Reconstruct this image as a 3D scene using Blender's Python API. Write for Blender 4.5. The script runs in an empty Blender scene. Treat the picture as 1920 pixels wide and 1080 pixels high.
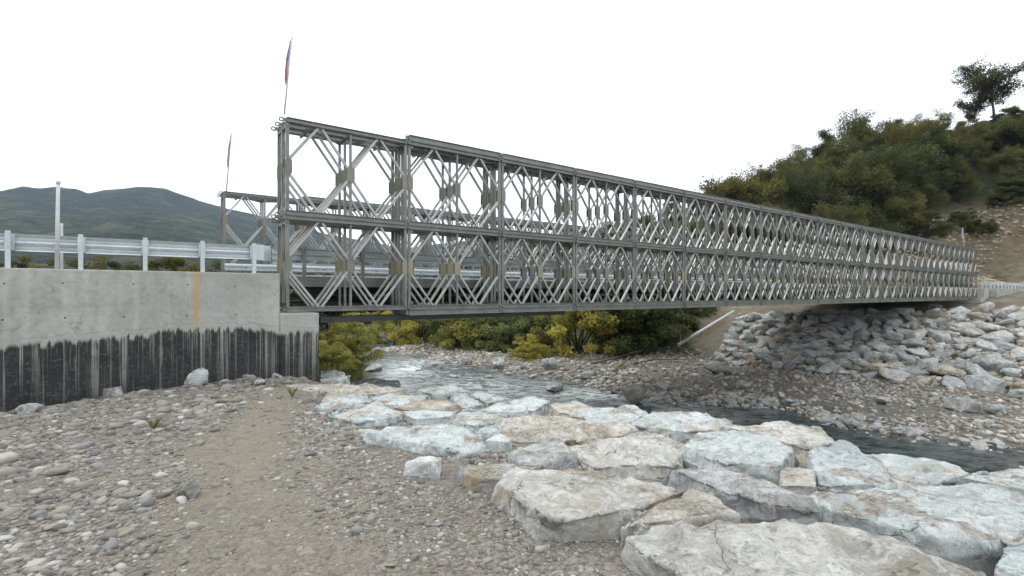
import bpy, bmesh, math, random
import numpy as np
from mathutils import Vector, Matrix
R = math.radians
scene = bpy.context.scene
col = scene.collection
rng = np.random.default_rng(7)
random.seed(7)

# ------------------------------------------------------------------ camera, sky, sun, exposure
FPX, HOR = 952.0, 550.0            # focal length and horizon row of the 1920x1080 photograph
cam = bpy.data.cameras.new('camera')
cam.sensor_width = 36.0
cam.lens = 36.0 * FPX / 1920.0
cam.shift_y = (HOR - 540.0) / 1920.0
cam.clip_start = 0.1
cam.clip_end = 20000
camo = bpy.data.objects.new('camera', cam)
camo.location = (0, 0, 0)
camo.rotation_euler = (R(90), 0, 0)
col.objects.link(camo)
scene.camera = camo

SUN_EL, SUN_AZ = 58.0, -50.0       # azimuth clockwise from +Y
world = bpy.data.worlds.new('World')
scene.world = world
world.use_nodes = True
wn = world.node_tree
for n in list(wn.nodes): wn.nodes.remove(n)
w_out = wn.nodes.new('ShaderNodeOutputWorld')
w_bg = wn.nodes.new('ShaderNodeBackground')
w_bg.inputs['Strength'].default_value = 0.1
w_sky = wn.nodes.new('ShaderNodeTexSky')
w_sky.sky_type = 'NISHITA'
w_sky.sun_disc = False
w_sky.sun_elevation = R(SUN_EL)
w_sky.sun_rotation = R(SUN_AZ)
w_tc = wn.nodes.new('ShaderNodeTexCoord')
w_no = wn.nodes.new('ShaderNodeTexNoise')
w_no.inputs['Scale'].default_value = 2.6
w_no.inputs['Detail'].default_value = 5
w_rp = wn.nodes.new('ShaderNodeMapRange')
w_rp.inputs['From Min'].default_value = 0.30
w_rp.inputs['From Max'].default_value = 0.52
w_rp.inputs['To Min'].default_value = 0.78
w_rp.inputs['To Max'].default_value = 0.985
w_mx = wn.nodes.new('ShaderNodeMix')
w_mx.data_type = 'RGBA'
w_mi = {(i.name, i.type): i for i in w_mx.inputs}
w_mi[('B', 'RGBA')].default_value = (12.6, 12.9, 13.1, 1)
wn.links.new(w_tc.outputs['Generated'], w_no.inputs['Vector'])
wn.links.new(w_no.outputs['Fac'], w_rp.inputs['Value'])
wn.links.new(w_rp.outputs['Result'], w_mi[('Factor', 'VALUE')])
wn.links.new(w_sky.outputs['Color'], w_mi[('A', 'RGBA')])
wn.links.new([o for o in w_mx.outputs if o.type == 'RGBA'][0], w_bg.inputs['Color'])
wn.links.new(w_bg.outputs['Background'], w_out.inputs['Surface'])

sun = bpy.data.lights.new('sun', 'SUN')
sun.energy = 0.9
sun.angle = R(30)
sun.color = (1.0, 0.96, 0.90)
suno = bpy.data.objects.new('sun', sun)
a, e = R(SUN_AZ), R(SUN_EL)
sdir = Vector((math.sin(a) * math.cos(e), math.cos(a) * math.cos(e), math.sin(e)))
suno.rotation_euler = sdir.to_track_quat('Z', 'Y').to_euler()
suno.location = (0, 0, 60)
col.objects.link(suno)

scene.view_settings.view_transform = 'Standard'
scene.view_settings.look = 'None'
scene.view_settings.exposure = 0.45
scene.view_settings.gamma = 1.0
scene.view_settings.use_curve_mapping = False
scene.render.engine = 'CYCLES'
scene.cycles.volume_bounces = 1
scene.cycles.max_bounces = 8

# ------------------------------------------------------------------ helpers
def P(px, py, z):
    """a point of the place on the level z, from where it is seen in the photograph"""
    Y = -z * FPX / (py - HOR)
    return ((px - 960.0) / FPX * Y, Y, z)

def tag(o, label=None, cat=None, group=None, kind=None):
    if label: o['label'] = label
    if cat: o['category'] = cat
    if group: o['group'] = group
    if kind: o['kind'] = kind
    return o

def link(name, data, parent=None, mats=None, loc=None):
    o = bpy.data.objects.new(name, data)
    col.objects.link(o)
    if parent is not None: o.parent = parent
    if loc is not None: o.location = loc
    return o

def empty(name, loc=(0, 0, 0), rz=0.0):
    o = link(name, None)
    o.location = loc
    o.rotation_euler = (0, 0, rz)
    o.empty_display_size = 0.2
    return o

def np_mesh(name, verts, faces, mats=(), smooth=False, mat_idx=None, attrs=None):
    """verts (n,3), faces (m,k) all of one size"""
    verts = np.asarray(verts, dtype=np.float32)
    faces = np.asarray(faces, dtype=np.int32)
    me = bpy.data.meshes.new(name)
    me.vertices.add(len(verts))
    me.vertices.foreach_set('co', verts.ravel())
    m, k = faces.shape
    me.loops.add(m * k)
    me.loops.foreach_set('vertex_index', faces.ravel())
    me.polygons.add(m)
    me.polygons.foreach_set('loop_start', np.arange(0, m * k, k, dtype=np.int32))
    me.polygons.foreach_set('loop_total', np.full(m, k, dtype=np.int32))
    for mt in mats: me.materials.append(mt)
    if mat_idx is not None: me.polygons.foreach_set('material_index', np.asarray(mat_idx, dtype=np.int32))
    me.update(calc_edges=True)
    if smooth: me.polygons.foreach_set('use_smooth', np.ones(m, dtype=bool))
    if attrs:
        for an, av in attrs.items():
            at = me.attributes.new(an, 'FLOAT', 'POINT')
            at.data.foreach_set('value', np.asarray(av, dtype=np.float32))
    me.validate()
    return me

class MB:
    """collects simple solids into one mesh"""
    def __init__(s): s.v = []; s.f = []; s.m = []
    def add(s, vs, fs, mi=0):
        b = len(s.v)
        s.v += [tuple(v) for v in vs]
        s.f += [tuple(i + b for i in f) for f in fs]
        s.m += [mi] * len(fs)
    def box(s, x0, x1, y0, y1, z0, z1, mi=0):
        s.add([(x0,y0,z0),(x1,y0,z0),(x1,y1,z0),(x0,y1,z0),(x0,y0,z1),(x1,y0,z1),(x1,y1,z1),(x0,y1,z1)],
              [(0,3,2,1),(4,5,6,7),(0,1,5,4),(1,2,6,5),(2,3,7,6),(3,0,4,7)], mi)
    def bar(s, a, b, w, h=None, up=(0, 1, 0), mi=0):
        a, b = Vector(a), Vector(b)
        h = h or w
        d = (b - a).normalized()
        u = Vector(up)
        if abs(d.dot(u)) > 0.98: u = Vector((1, 0, 0))
        sd = d.cross(u).normalized()
        u = sd.cross(d).normalized()
        q = []
        for p in (a, b):
            for i, j in ((-1,-1),(1,-1),(1,1),(-1,1)):
                q.append(p + sd * (i * w / 2) + u * (j * h / 2))
        s.add(q, [(0,3,2,1),(4,5,6,7),(0,1,5,4),(1,2,6,5),(2,3,7,6),(3,0,4,7)], mi)
    def prof(s, pts, x0, x1, mi=0, axis=0):
        """closed profile (y,z) pushed along x"""
        n = len(pts)
        if axis == 0: vs = [(x0, p[0], p[1]) for p in pts] + [(x1, p[0], p[1]) for p in pts]
        elif axis == 1: vs = [(p[0], x0, p[1]) for p in pts] + [(p[0], x1, p[1]) for p in pts]
        else: vs = [(p[0], p[1], x0) for p in pts] + [(p[0], p[1], x1) for p in pts]
        fs = [(i, (i + 1) % n, n + (i + 1) % n, n + i) for i in range(n)]
        fs += [tuple(reversed(range(n))), tuple(range(n, 2 * n))]
        s.add(vs, fs, mi)
    def tube(s, pts, rads, n=6, mi=0, cap=True):
        base = len(s.v)
        pts = [Vector(p) for p in pts]
        for i, p in enumerate(pts):
            d = (pts[min(i + 1, len(pts) - 1)] - pts[max(i - 1, 0)]).normalized()
            u = Vector((0, 0, 1)) if abs(d.z) < 0.9 else Vector((1, 0, 0))
            sd = d.cross(u).normalized(); u = sd.cross(d)
            r = rads[i] if hasattr(rads, '__len__') else rads
            for k in range(n):
                t = 2 * math.pi * k / n
                s.v.append(tuple(p + sd * (math.cos(t) * r) + u * (math.sin(t) * r)))
        for i in range(len(pts) - 1):
            for k in range(n):
                s.f.append((base + i*n + k, base + i*n + (k+1) % n, base + (i+1)*n + (k+1) % n, base + (i+1)*n + k)); s.m.append(mi)
        if cap:
            s.f.append(tuple(base + k for k in reversed(range(n)))); s.m.append(mi)
            s.f.append(tuple(base + (len(pts) - 1) * n + k for k in range(n))); s.m.append(mi)
    def mesh(s, name, mats, smooth=False):
        me = bpy.data.meshes.new(name)
        me.from_pydata(s.v, [], s.f)
        for m in mats: me.materials.append(m)
        me.polygons.foreach_set('material_index', s.m)
        bm = bmesh.new(); bm.from_mesh(me)
        bmesh.ops.recalc_face_normals(bm, faces=bm.faces)
        bm.to_mesh(me); bm.free()
        if smooth: me.polygons.foreach_set('use_smooth', [True] * len(me.polygons))
        me.update()
        return me
    def build(s, name, mats, parent=None, smooth=False):
        return link(name, s.mesh(name, mats if isinstance(mats, (list, tuple)) else [mats], smooth), parent)

# value noise
def _hash(ix, iy, seed):
    h = (ix.astype(np.int64) * 374761393 + iy.astype(np.int64) * 668265263 + seed * 1442695041) & 0x7fffffff
    h = (h ^ (h >> 13)) * 1274126177 & 0x7fffffff
    return ((h ^ (h >> 16)) & 0xffff) / 65535.0
def vnoise(x, y, seed=0):
    x = np.asarray(x, float); y = np.asarray(y, float)
    ix, iy = np.floor(x), np.floor(y)
    fx, fy = x - ix, y - iy
    fx = fx * fx * (3 - 2 * fx); fy = fy * fy * (3 - 2 * fy)
    a = _hash(ix, iy, seed); b = _hash(ix + 1, iy, seed); c = _hash(ix, iy + 1, seed); d = _hash(ix + 1, iy + 1, seed)
    return (a * (1 - fx) + b * fx) * (1 - fy) + (c * (1 - fx) + d * fx) * fy
def fbm(x, y, oct=4, seed=0):
    r = 0; am = 0.5; t = 0
    for o in range(oct):
        r = r + am * vnoise(x * 2 ** o, y * 2 ** o, seed + o); t += am; am *= 0.5
    return r / t
def sstep(a, b, x):
    t = np.clip((np.asarray(x, float) - a) / (b - a), 0, 1)
    return t * t * (3 - 2 * t)
def pdist(x, y, pts):
    """distance to a polyline and signed side (positive = left of its direction)"""
    x = np.asarray(x, float); y = np.asarray(y, float)
    best = np.full(x.shape, 1e9); side = np.zeros(x.shape)
    for (ax, ay), (bx, by) in zip(pts[:-1], pts[1:]):
        dx, dy = bx - ax, by - ay
        t = np.clip(((x - ax) * dx + (y - ay) * dy) / (dx * dx + dy * dy), 0, 1)
        qx, qy = x - (ax + t * dx), y - (ay + t * dy)
        d = np.hypot(qx, qy)
        c = dx * qy - dy * qx
        m = d < best
        best = np.where(m, d, best); side = np.where(m, np.sign(c), side)
    return best, side

# ------------------------------------------------------------------ materials
class NT:
    def __init__(s, name):
        s.mat = bpy.data.materials.new(name)
        s.mat.use_nodes = True
        s.t = s.mat.node_tree
        s.b = s.t.nodes['Principled BSDF']
        s.out = s.t.nodes['Material Output']
        s._tc = None
    def n(s, typ, ins=None, **props):
        nd = s.t.nodes.new(typ)
        for k, v in props.items(): setattr(nd, k, v)
        for k, v in (ins or {}).items():
            sock = nd.inputs[k]
            if hasattr(v, 'is_output') or isinstance(v, bpy.types.NodeSocket): s.t.links.new(v, sock)
            else: sock.default_value = v
        return nd
    def tc(s, which='Object'):
        if s._tc is None: s._tc = s.t.nodes.new('ShaderNodeTexCoord')
        return s._tc.outputs[which]
    def pos(s):
        return s.n('ShaderNodeNewGeometry').outputs['Position']
    def mapping(s, vec, scale=(1, 1, 1), loc=(0, 0, 0)):
        return s.n('ShaderNodeMapping', {'Vector': vec, 'Scale': scale, 'Location': loc}).outputs[0]
    def noise(s, vec, scale, detail=5, rough=0.55, dist=0.0):
        return s.n('ShaderNodeTexNoise', {'Vector': vec, 'Scale': scale, 'Detail': detail, 'Roughness': rough, 'Distortion': dist}).outputs['Fac']
    def voro(s, vec, scale, feature='F1', out='Distance', rand=1.0):
        return s.n('ShaderNodeTexVoronoi', {'Vector': vec, 'Scale': scale, 'Randomness': rand}, feature=feature).outputs[out]
    def mr(s, v, a, b, c=0.0, d=1.0):
        return s.n('ShaderNodeMapRange', {'Value': v, 'From Min': a, 'From Max': b, 'To Min': c, 'To Max': d}).outputs[0]
    def math(s, op, a, b=0.0, clamp=False):
        nd = s.n('ShaderNodeMath', {0: a, 1: b}, operation=op); nd.use_clamp = clamp
        return nd.outputs[0]
    def mix(s, f, a, b, blend='MIX'):
        nd = s.t.nodes.new('ShaderNodeMix'); nd.data_type = 'RGBA'; nd.blend_type = blend
        for k, v in (('Factor', f), ('A', a), ('B', b)):
            sock = [i for i in nd.inputs if i.name == k and (k == 'Factor' and i.type == 'VALUE' or k != 'Factor' and i.type == 'RGBA')][0]
            if isinstance(v, bpy.types.NodeSocket): s.t.links.new(v, sock)
            else: sock.default_value = v if not isinstance(v, tuple) or len(v) == 4 else (*v, 1)
        return [o for o in nd.outputs if o.type == 'RGBA'][0]
    def ramp(s, v, stops):
        nd = s.t.nodes.new('ShaderNodeValToRGB')
        cr = nd.color_ramp
        while len(cr.elements) < len(stops): cr.elements.new(0.5)
        for el, (p, c) in zip(cr.elements, stops):
            el.position = p; el.color = (*c, 1) if len(c) == 3 else c
        s.t.links.new(v, nd.inputs[0])
        return nd.outputs[0]
    def attr(s, name):
        return s.n('ShaderNodeAttribute', attribute_name=name).outputs['Fac']
    def rand(s):
        return s.n('ShaderNodeObjectInfo').outputs['Random']
    def ocol(s):
        return s.n('ShaderNodeObjectInfo').outputs['Color']
    def bump(s, h, strength=0.5, dist=0.05, normal=None):
        ins = {'Height': h, 'Strength': strength, 'Distance': dist}
        if normal is not None: ins['Normal'] = normal
        return s.n('ShaderNodeBump', ins).outputs[0]
    def set(s, **kw):
        for k, v in kw.items():
            sock = s.b.inputs[{'color': 'Base Color', 'rough': 'Roughness', 'metal': 'Metallic', 'normal': 'Normal', 'spec': 'Specular IOR Level'}.get(k, k)]
            if isinstance(v, bpy.types.NodeSocket): s.t.links.new(v, sock)
            else: sock.default_value = (*v, 1) if isinstance(v, tuple) and len(v) == 3 else v
        return s.mat

def m_steel(name, a, b, metal=0.55, tint=0.0):
    k = NT(name)
    o = k.pos()
    f = k.noise(o, 3.0, 6, 0.65)
    f2 = k.noise(o, 28.0, 3, 0.6)
    c = k.mix(k.mr(f, 0.3, 0.7), a, b)
    c = k.mix(k.mr(f2, 0.45, 0.75, 0, 0.35), c, tuple(x * 0.6 for x in a))
    if tint:
        c = k.mix(k.mr(k.rand(), 0.42, 0.46, 0, tint), c, (0.36, 0.325, 0.215))
    c = k.mix(k.mr(k.noise(o, 1.3, 4, 0.7), 0.62, 0.74, 0, 0.22), c, (0.16, 0.115, 0.075))
    return k.set(color=c, metal=metal, rough=k.mr(f, 0.2, 0.8, 0.36, 0.56))
STEEL = m_steel('weathered_galvanised_steel', (0.185, 0.192, 0.178), (0.305, 0.312, 0.292))
STEELB = m_steel('galvanised_bars', (0.36, 0.37, 0.35), (0.57, 0.575, 0.55), 0.5)
PLATE = m_steel('gusset_steel', (0.19, 0.195, 0.175), (0.28, 0.28, 0.255), 0.4, 0.8)
PLATEU = m_steel('gusset_steel_grey', (0.17, 0.18, 0.17), (0.26, 0.265, 0.25), 0.4, 0.3)
DARKST = m_steel('dark_deck_steel', (0.05, 0.055, 0.055), (0.10, 0.105, 0.10), 0.3)
GALV = m_steel('bright_galvanised_rail', (0.56, 0.60, 0.62), (0.72, 0.76, 0.78), 0.6)
def m_plain(name, c, rough=0.6, metal=0.0, var=0.25):
    k = NT(name)
    f = k.noise(k.tc(), 6.0, 5, 0.6)
    return k.set(color=k.mix(f, tuple(x * (1 - var) for x in c), tuple(min(1, x * (1 + var)) for x in c)), rough=rough, metal=metal)
WHITEPOLE = m_plain('white_painted_pole', (0.62, 0.63, 0.62), 0.45)
PIPE = m_plain('white_plastic_pipe', (0.70, 0.72, 0.72), 0.4, 0, 0.08)
DARKHOLE = m_plain('hole_lining', (0.05, 0.05, 0.048), 0.9)
FLAGB = m_plain('flag_blue', (0.30, 0.30, 0.52), 0.8)
FLAGW = m_plain('flag_white', (0.65, 0.63, 0.62), 0.8)
FLAGR = m_plain('flag_red', (0.66, 0.40, 0.40), 0.8)
WOOD = m_plain('driftwood', (0.16, 0.13, 0.10), 0.9)
BARK = m_plain('bark', (0.065, 0.052, 0.040), 0.95)
ASPH = m_plain('road_gravel', (0.16, 0.15, 0.135), 0.9)

def m_concrete(name, black=False):
    """object coordinates: x along the wall, z up"""
    k = NT(name)
    o = k.tc()
    big = k.noise(o, 0.7, 6, 0.6)
    fine = k.noise(o, 9.0, 8, 0.7)
    c = k.mix(k.mr(big, 0.3, 0.7), (0.33, 0.33, 0.305), (0.52, 0.53, 0.50))
    c = k.mix(k.mr(fine, 0.42, 0.70, 0, 0.55), c, (0.22, 0.215, 0.195))
    c = k.mix(k.mr(k.noise(o, 2.3, 8, 0.75), 0.48, 0.66, 0, 0.4), c, (0.60, 0.61, 0.59))
    streak = k.noise(k.mapping(o, (5.0, 5.0, 0.25)), 1.0, 4, 0.6)
    c = k.mix(k.mr(streak, 0.52, 0.72, 0, 0.4), c, (0.60, 0.61, 0.585))
    board = k.noise(k.mapping(o, (0.4, 1, 16.0)), 1.0, 2, 0.5)
    c = k.mix(k.mr(board, 0.55, 0.7, 0, 0.14), c, (0.22, 0.22, 0.21))
    h = k.math('ADD', k.math('MULTIPLY', fine, 0.5), k.math('MULTIPLY', board, 0.3))
    # hairline cracks and cold joints
    cr = k.voro(k.mapping(k.n('ShaderNodeVectorMath', {0: o, 1: k.n('ShaderNodeTexNoise', {'Vector': o, 'Scale': 1.6, 'Detail': 6}).outputs['Color']}, operation='ADD').outputs[0], (0.28, 0.28, 0.75)), 1.0, 'DISTANCE_TO_EDGE')
    crm = k.math('MULTIPLY', k.mr(cr, 0.0, 0.006, 1, 0), k.mr(k.noise(o, 1.1, 3), 0.5, 0.58))
    c = k.mix(k.math('MULTIPLY', crm, 0.55), c, (0.10, 0.095, 0.085))
    rough = 0.85
    if black:
        sep = k.n('ShaderNodeSeparateXYZ', {0: o})
        x, z = sep.outputs['X'], sep.outputs['Z']
        # upper edge of the bitumen coat: a slow curve along the wall
        cur = k.n('ShaderNodeFloatCurve', {'Value': k.mr(x, -10.0, 2.0)})
        cv = cur.mapping.curves[0]
        pts = [(0, .36), (.25, .42), (.45, .50), (.535, .575), (.60, .66), (.69, .80), (.74, .78), (.80, .66), (.88, .52), (1, .52)]
        cv.points[0].location = pts[0]; cv.points[1].location = pts[-1]
        for p in pts[1:-1]: cv.points.new(*p)
        cur.mapping.update()
        edge = k.mr(cur.outputs[0], 0.0, 1.0, -1.20, -0.58)
        xw = k.math('ADD', x, k.mr(k.noise(o, 2.0, 4), 0, 1, -0.10, 0.10))
        def cols(sc_, lo, hi, rnd_):
            vn = k.n('ShaderNodeTexVoronoi', {'W': xw, 'Scale': sc_}, voronoi_dimensions='1D')
            rc = k.n('ShaderNodeSeparateColor', {0: vn.outputs['Color']}).outputs[0]
            rr2 = k.math('POWER', k.math('MULTIPLY', vn.outputs['Distance'], 1.6), 2.5)
            return k.math('SUBTRACT', k.mr(rc, 0, 1, lo, hi), k.math('MULTIPLY', rr2, rnd_))
        top = k.math('ADD', edge, k.math('MAXIMUM', cols(13.0, -0.10, 0.03, 0.07), cols(7.0, -0.12, 0.01, 0.07)))
        top = k.math('ADD', top, k.math('MULTIPLY', k.noise(o, 30.0, 3), 0.03))
        mask = k.math('MULTIPLY', k.mr(k.math('SUBTRACT', top, z), -0.02, 0.05), k.mr(k.noise(k.mapping(o, (2, 1, 1)), 12.0, 6, 0.8), 0.30, 0.42, 0.55, 1.0))
        s2 = k.noise(k.mapping(o, (7.0, 1.0, 0.28)), 1.0, 5, 0.62)
        s3 = k.noise(k.mapping(o, (26.0, 1.0, 0.6), (3, 0, 0)), 1.0, 3, 0.6)
        s4 = k.noise(k.mapping(o, (17.0, 1.0, 0.16), (11, 0, 0)), 1.0, 4, 0.7)
        pale = k.math('MAXIMUM', k.mr(s2, 0.60, 0.68, 0, 0.55), k.mr(s3, 0.61, 0.70, 0, 0.5))
        pale = k.math('MAXIMUM', pale, k.mr(s4, 0.55, 0.60, 0, 0.95))
        s5 = k.noise(k.mapping(o, (42.0, 1.0, 0.22), (5, 0, 0)), 1.0, 3, 0.7)
        pale = k.math('MAXIMUM', pale, k.mr(s5, 0.60, 0.68, 0, 0.8))
        fade = k.mr(k.math('SUBTRACT', top, z), 0.0, 1.1, 1.1, 0.30)
        blotch = k.noise(o, 2.2, 6, 0.7)
        pale = k.math('MULTIPLY', k.math('MULTIPLY', pale, fade), k.mr(blotch, 0.30, 0.55, 0.35, 1.0))
        bl = k.mix(k.mr(blotch, 0.35, 0.8), (0.010, 0.010, 0.011), (0.045, 0.044, 0.043))
        bl = k.mix(pale, bl, (0.36, 0.35, 0.325))
        bl = k.mix(k.mr(k.noise(k.mapping(o, (1, 1, 2.6)), 6.0, 9, 0.8), 0.53, 0.66, 0, 0.55), bl, (0.17, 0.165, 0.15))
        # pale run-down line just above the coat
        above = k.mr(k.math('SUBTRACT', z, edge), 0.0, 0.09, 1, 0)
        c = k.mix(k.math('MULTIPLY', above, 0.5), c, (0.40, 0.385, 0.35))
        line = k.mr(k.math('ABSOLUTE', k.math('SUBTRACT', k.math('SUBTRACT', z, edge), k.mr(k.noise(o, 3.5, 4), 0.3, 0.7, 0.05, 0.13))), 0.0, 0.008, 1, 0)
        c = k.mix(k.math('MULTIPLY', line, 0.6), c, (0.15, 0.145, 0.13))
        # rust run below the guard rail post
        rx = k.math('ABSOLUTE', k.math('SUBTRACT', x, k.mr(k.noise(k.mapping(o, (0.1, 1, 2.5)), 1.0, 3), 0, 1, -1.80, -1.72)))
        ru = k.math('MULTIPLY', k.mr(rx, 0.0, 0.10, 1, 0), k.mr(k.noise(k.mapping(o, (22, 1, 1.6)), 1.0, 6, 0.7), 0.32, 0.62, 0.15, 1.0))
        ru = k.math('MULTIPLY', ru, k.mr(z, -0.85, -0.5))
        c = k.mix(k.math('MULTIPLY', ru, 1.0), c, (0.52, 0.34, 0.10))
        c = k.mix(mask, c, bl)
        h = k.math('ADD', h, k.math('MULTIPLY', mask, 0.5))
        rough = k.mr(mask, 0, 1, 0.85, 0.6)
    return k.set(color=c, rough=rough, normal=k.bump(h, 0.35, 0.02))
CONC = m_concrete('grey_concrete')
CONCB = m_concrete('concrete_with_bitumen_coat', True)

def m_stone(name, kind='boulder'):
    """pale quarried rock; object colour carries the tint of each stone"""
    k = NT(name)
    p = k.pos()
    rnd = k.rand()
    off = k.n('ShaderNodeVectorMath', {0: p, 1: k.n('ShaderNodeCombineXYZ', {0: k.math('MULTIPLY', rnd, 37.0), 1: k.math('MULTIPLY', rnd, 91.0), 2: 0.0}).outputs[0]}, operation='ADD').outputs[0]
    sc = 1.0 if kind == 'boulder' else 0.45
    warp = k.n('ShaderNodeTexNoise', {'Vector': off, 'Scale': 1.7 * sc, 'Detail': 4}).outputs['Color']
    wv = k.n('ShaderNodeVectorMath', {0: off, 1: k.n('ShaderNodeVectorMath', {0: warp, 'Scale': 1.6 / sc}, operation='SCALE').outputs[0]}, operation='ADD').outputs[0]
    f = k.noise(wv, 1.3 * sc, 8, 0.65)
    f2 = k.noise(off, 7.0 * sc, 8, 0.72)
    f3 = k.noise(k.mapping(wv, (1, 1, 3.2)), 3.0 * sc, 6, 0.7)
    base = k.ocol()
    c = k.mix(k.mr(f, 0.36, 0.60), k.mix(0.40, base, (0.15, 0.17, 0.18)), k.mix(0.35, base, (0.84, 0.86, 0.85)))
    c = k.mix(k.mr(f3, 0.47, 0.56, 0, 0.7), c, k.mix(0.35, (0.85, 0.87, 0.86), base))                   # white crust
    f4 = k.noise(k.mapping(wv, (1.0, 1.0, 2.0)), 5.5 * sc, 9, 0.80)
    c = k.mix(k.mr(f4, 0.52, 0.58, 0, 0.65), c, k.mix(0.45, base, (0.13, 0.13, 0.125)))                 # worn darker patches
    c = k.mix(k.mr(f2, 0.55, 0.66, 0, 0.65), c, (0.13, 0.125, 0.115))                                    # dark flecks
    c = k.mix(k.mr(k.noise(off, 48 * sc, 4, 0.7), 0.56, 0.66, 0, 0.55), c, (0.20, 0.185, 0.16))
    wv2 = k.n('ShaderNodeVectorMath', {0: off, 1: k.n('ShaderNodeVectorMath', {0: k.n('ShaderNodeTexNoise', {'Vector': off, 'Scale': 5.0 * sc, 'Detail': 5}).outputs['Color'], 'Scale': 0.35 / sc}, operation='SCALE').outputs[0]}, operation='ADD').outputs[0]
    v1 = k.voro(wv2, 3.4 * sc, 'DISTANCE_TO_EDGE')
    veins = k.mr(v1, 0.0, 0.03, 1, 0)
    c = k.mix(k.math('MULTIPLY', veins, k.mr(f, 0.42, 0.56, 0, 0.75)), c, (0.88, 0.89, 0.88))
    v2 = k.voro(k.mapping(wv2, (1.0, 1.0, 1.6), (4, 2, 1)), 1.5 * sc, 'DISTANCE_TO_EDGE')
    crack = k.math('MULTIPLY', k.mr(v2, 0.0, 0.010, 1, 0), k.mr(k.noise(off, 1.7 * sc, 3), 0.52, 0.60))
    c = k.mix(k.math('MULTIPLY', crack, 0.5), c, (0.06, 0.055, 0.05))
    st = k.noise(off, 1.1 * sc, 6, 0.65, 0.8)
    c = k.mix(k.math('MULTIPLY', k.mr(st, 0.55, 0.66, 0, 0.75), k.mr(rnd, 0.1, 0.7)), c, (0.42, 0.30, 0.15))   # ochre stain
    # silt and grit lying on the flat tops
    nz = k.n('ShaderNodeSeparateXYZ', {0: k.n('ShaderNodeNewGeometry').outputs['Normal']}).outputs['Z']
    dust = k.math('MULTIPLY', k.mr(nz, 0.80, 0.96), k.mr(k.noise(off, 1.6 * sc, 8, 0.75), 0.51, 0.585))
    grit = k.n('ShaderNodeTexVoronoi', {'Vector': off, 'Scale': 45.0 * sc})
    gc = k.ramp(k.n('ShaderNodeSeparateColor', {0: grit.outputs['Color']}).outputs[0], [(0, (0.14, 0.12, 0.095)), (0.5, (0.28, 0.24, 0.18)), (1, (0.50, 0.46, 0.39))])
    c = k.mix(k.math('MULTIPLY', dust, 0.85), c, gc)
    h = k.math('ADD', k.math('MULTIPLY', f2, 0.6), k.math('MULTIPLY', k.noise(off, 26 * sc, 6, 0.75), 0.35))
    h = k.math('ADD', h, k.math('ADD', k.math('MULTIPLY', f3, 0.7), k.math('MULTIPLY', f4, 0.9)))
    h = k.math('SUBTRACT', h, k.math('MULTIPLY', crack, 0.9))
    return k.set(color=c, rough=0.88, normal=k.bump(h, 0.9, 0.06 / sc))
BOULDER = m_stone('pale_quarry_rock')
RIPRAP = m_stone('riprap_rock', 'riprap')

def m_pebble(name, use_attr, gain=1.0):
    k = NT(name)
    r = k.attr('tone') if use_attr else k.rand()
    c = k.ramp(r, [(0.0, (0.105, 0.097, 0.086)), (0.2, (0.165, 0.152, 0.133)), (0.45, (0.225, 0.208, 0.18)), (0.65, (0.27, 0.248, 0.212)),
                   (0.78, (0.22, 0.225, 0.222)), (0.88, (0.35, 0.335, 0.30)), (0.96, (0.47, 0.46, 0.43)), (1.0, (0.27, 0.21, 0.15))])
    if gain != 1.0: c = k.mix(1.0, c, (gain / 2, gain / 2 * 0.99, gain / 2 * 0.96), 'MULTIPLY'); c = k.mix(1.0, c, c, 'ADD')
    p = k.pos()
    f = k.noise(p, 22, 5, 0.7)
    c = k.mix(k.mr(f, 0.35, 0.7, 0, 0.4), c, k.mix(0.6, c, (0.16, 0.145, 0.125)))
    return k.set(color=c, rough=0.85, normal=k.bump(k.noise(p, 60, 4), 0.3, 0.01))
PEBO = m_pebble('river_pebble', False)
PEBA = m_pebble('river_gravel', True)
PEBR = m_pebble('pale_rubble', True, 1.5)

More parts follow.
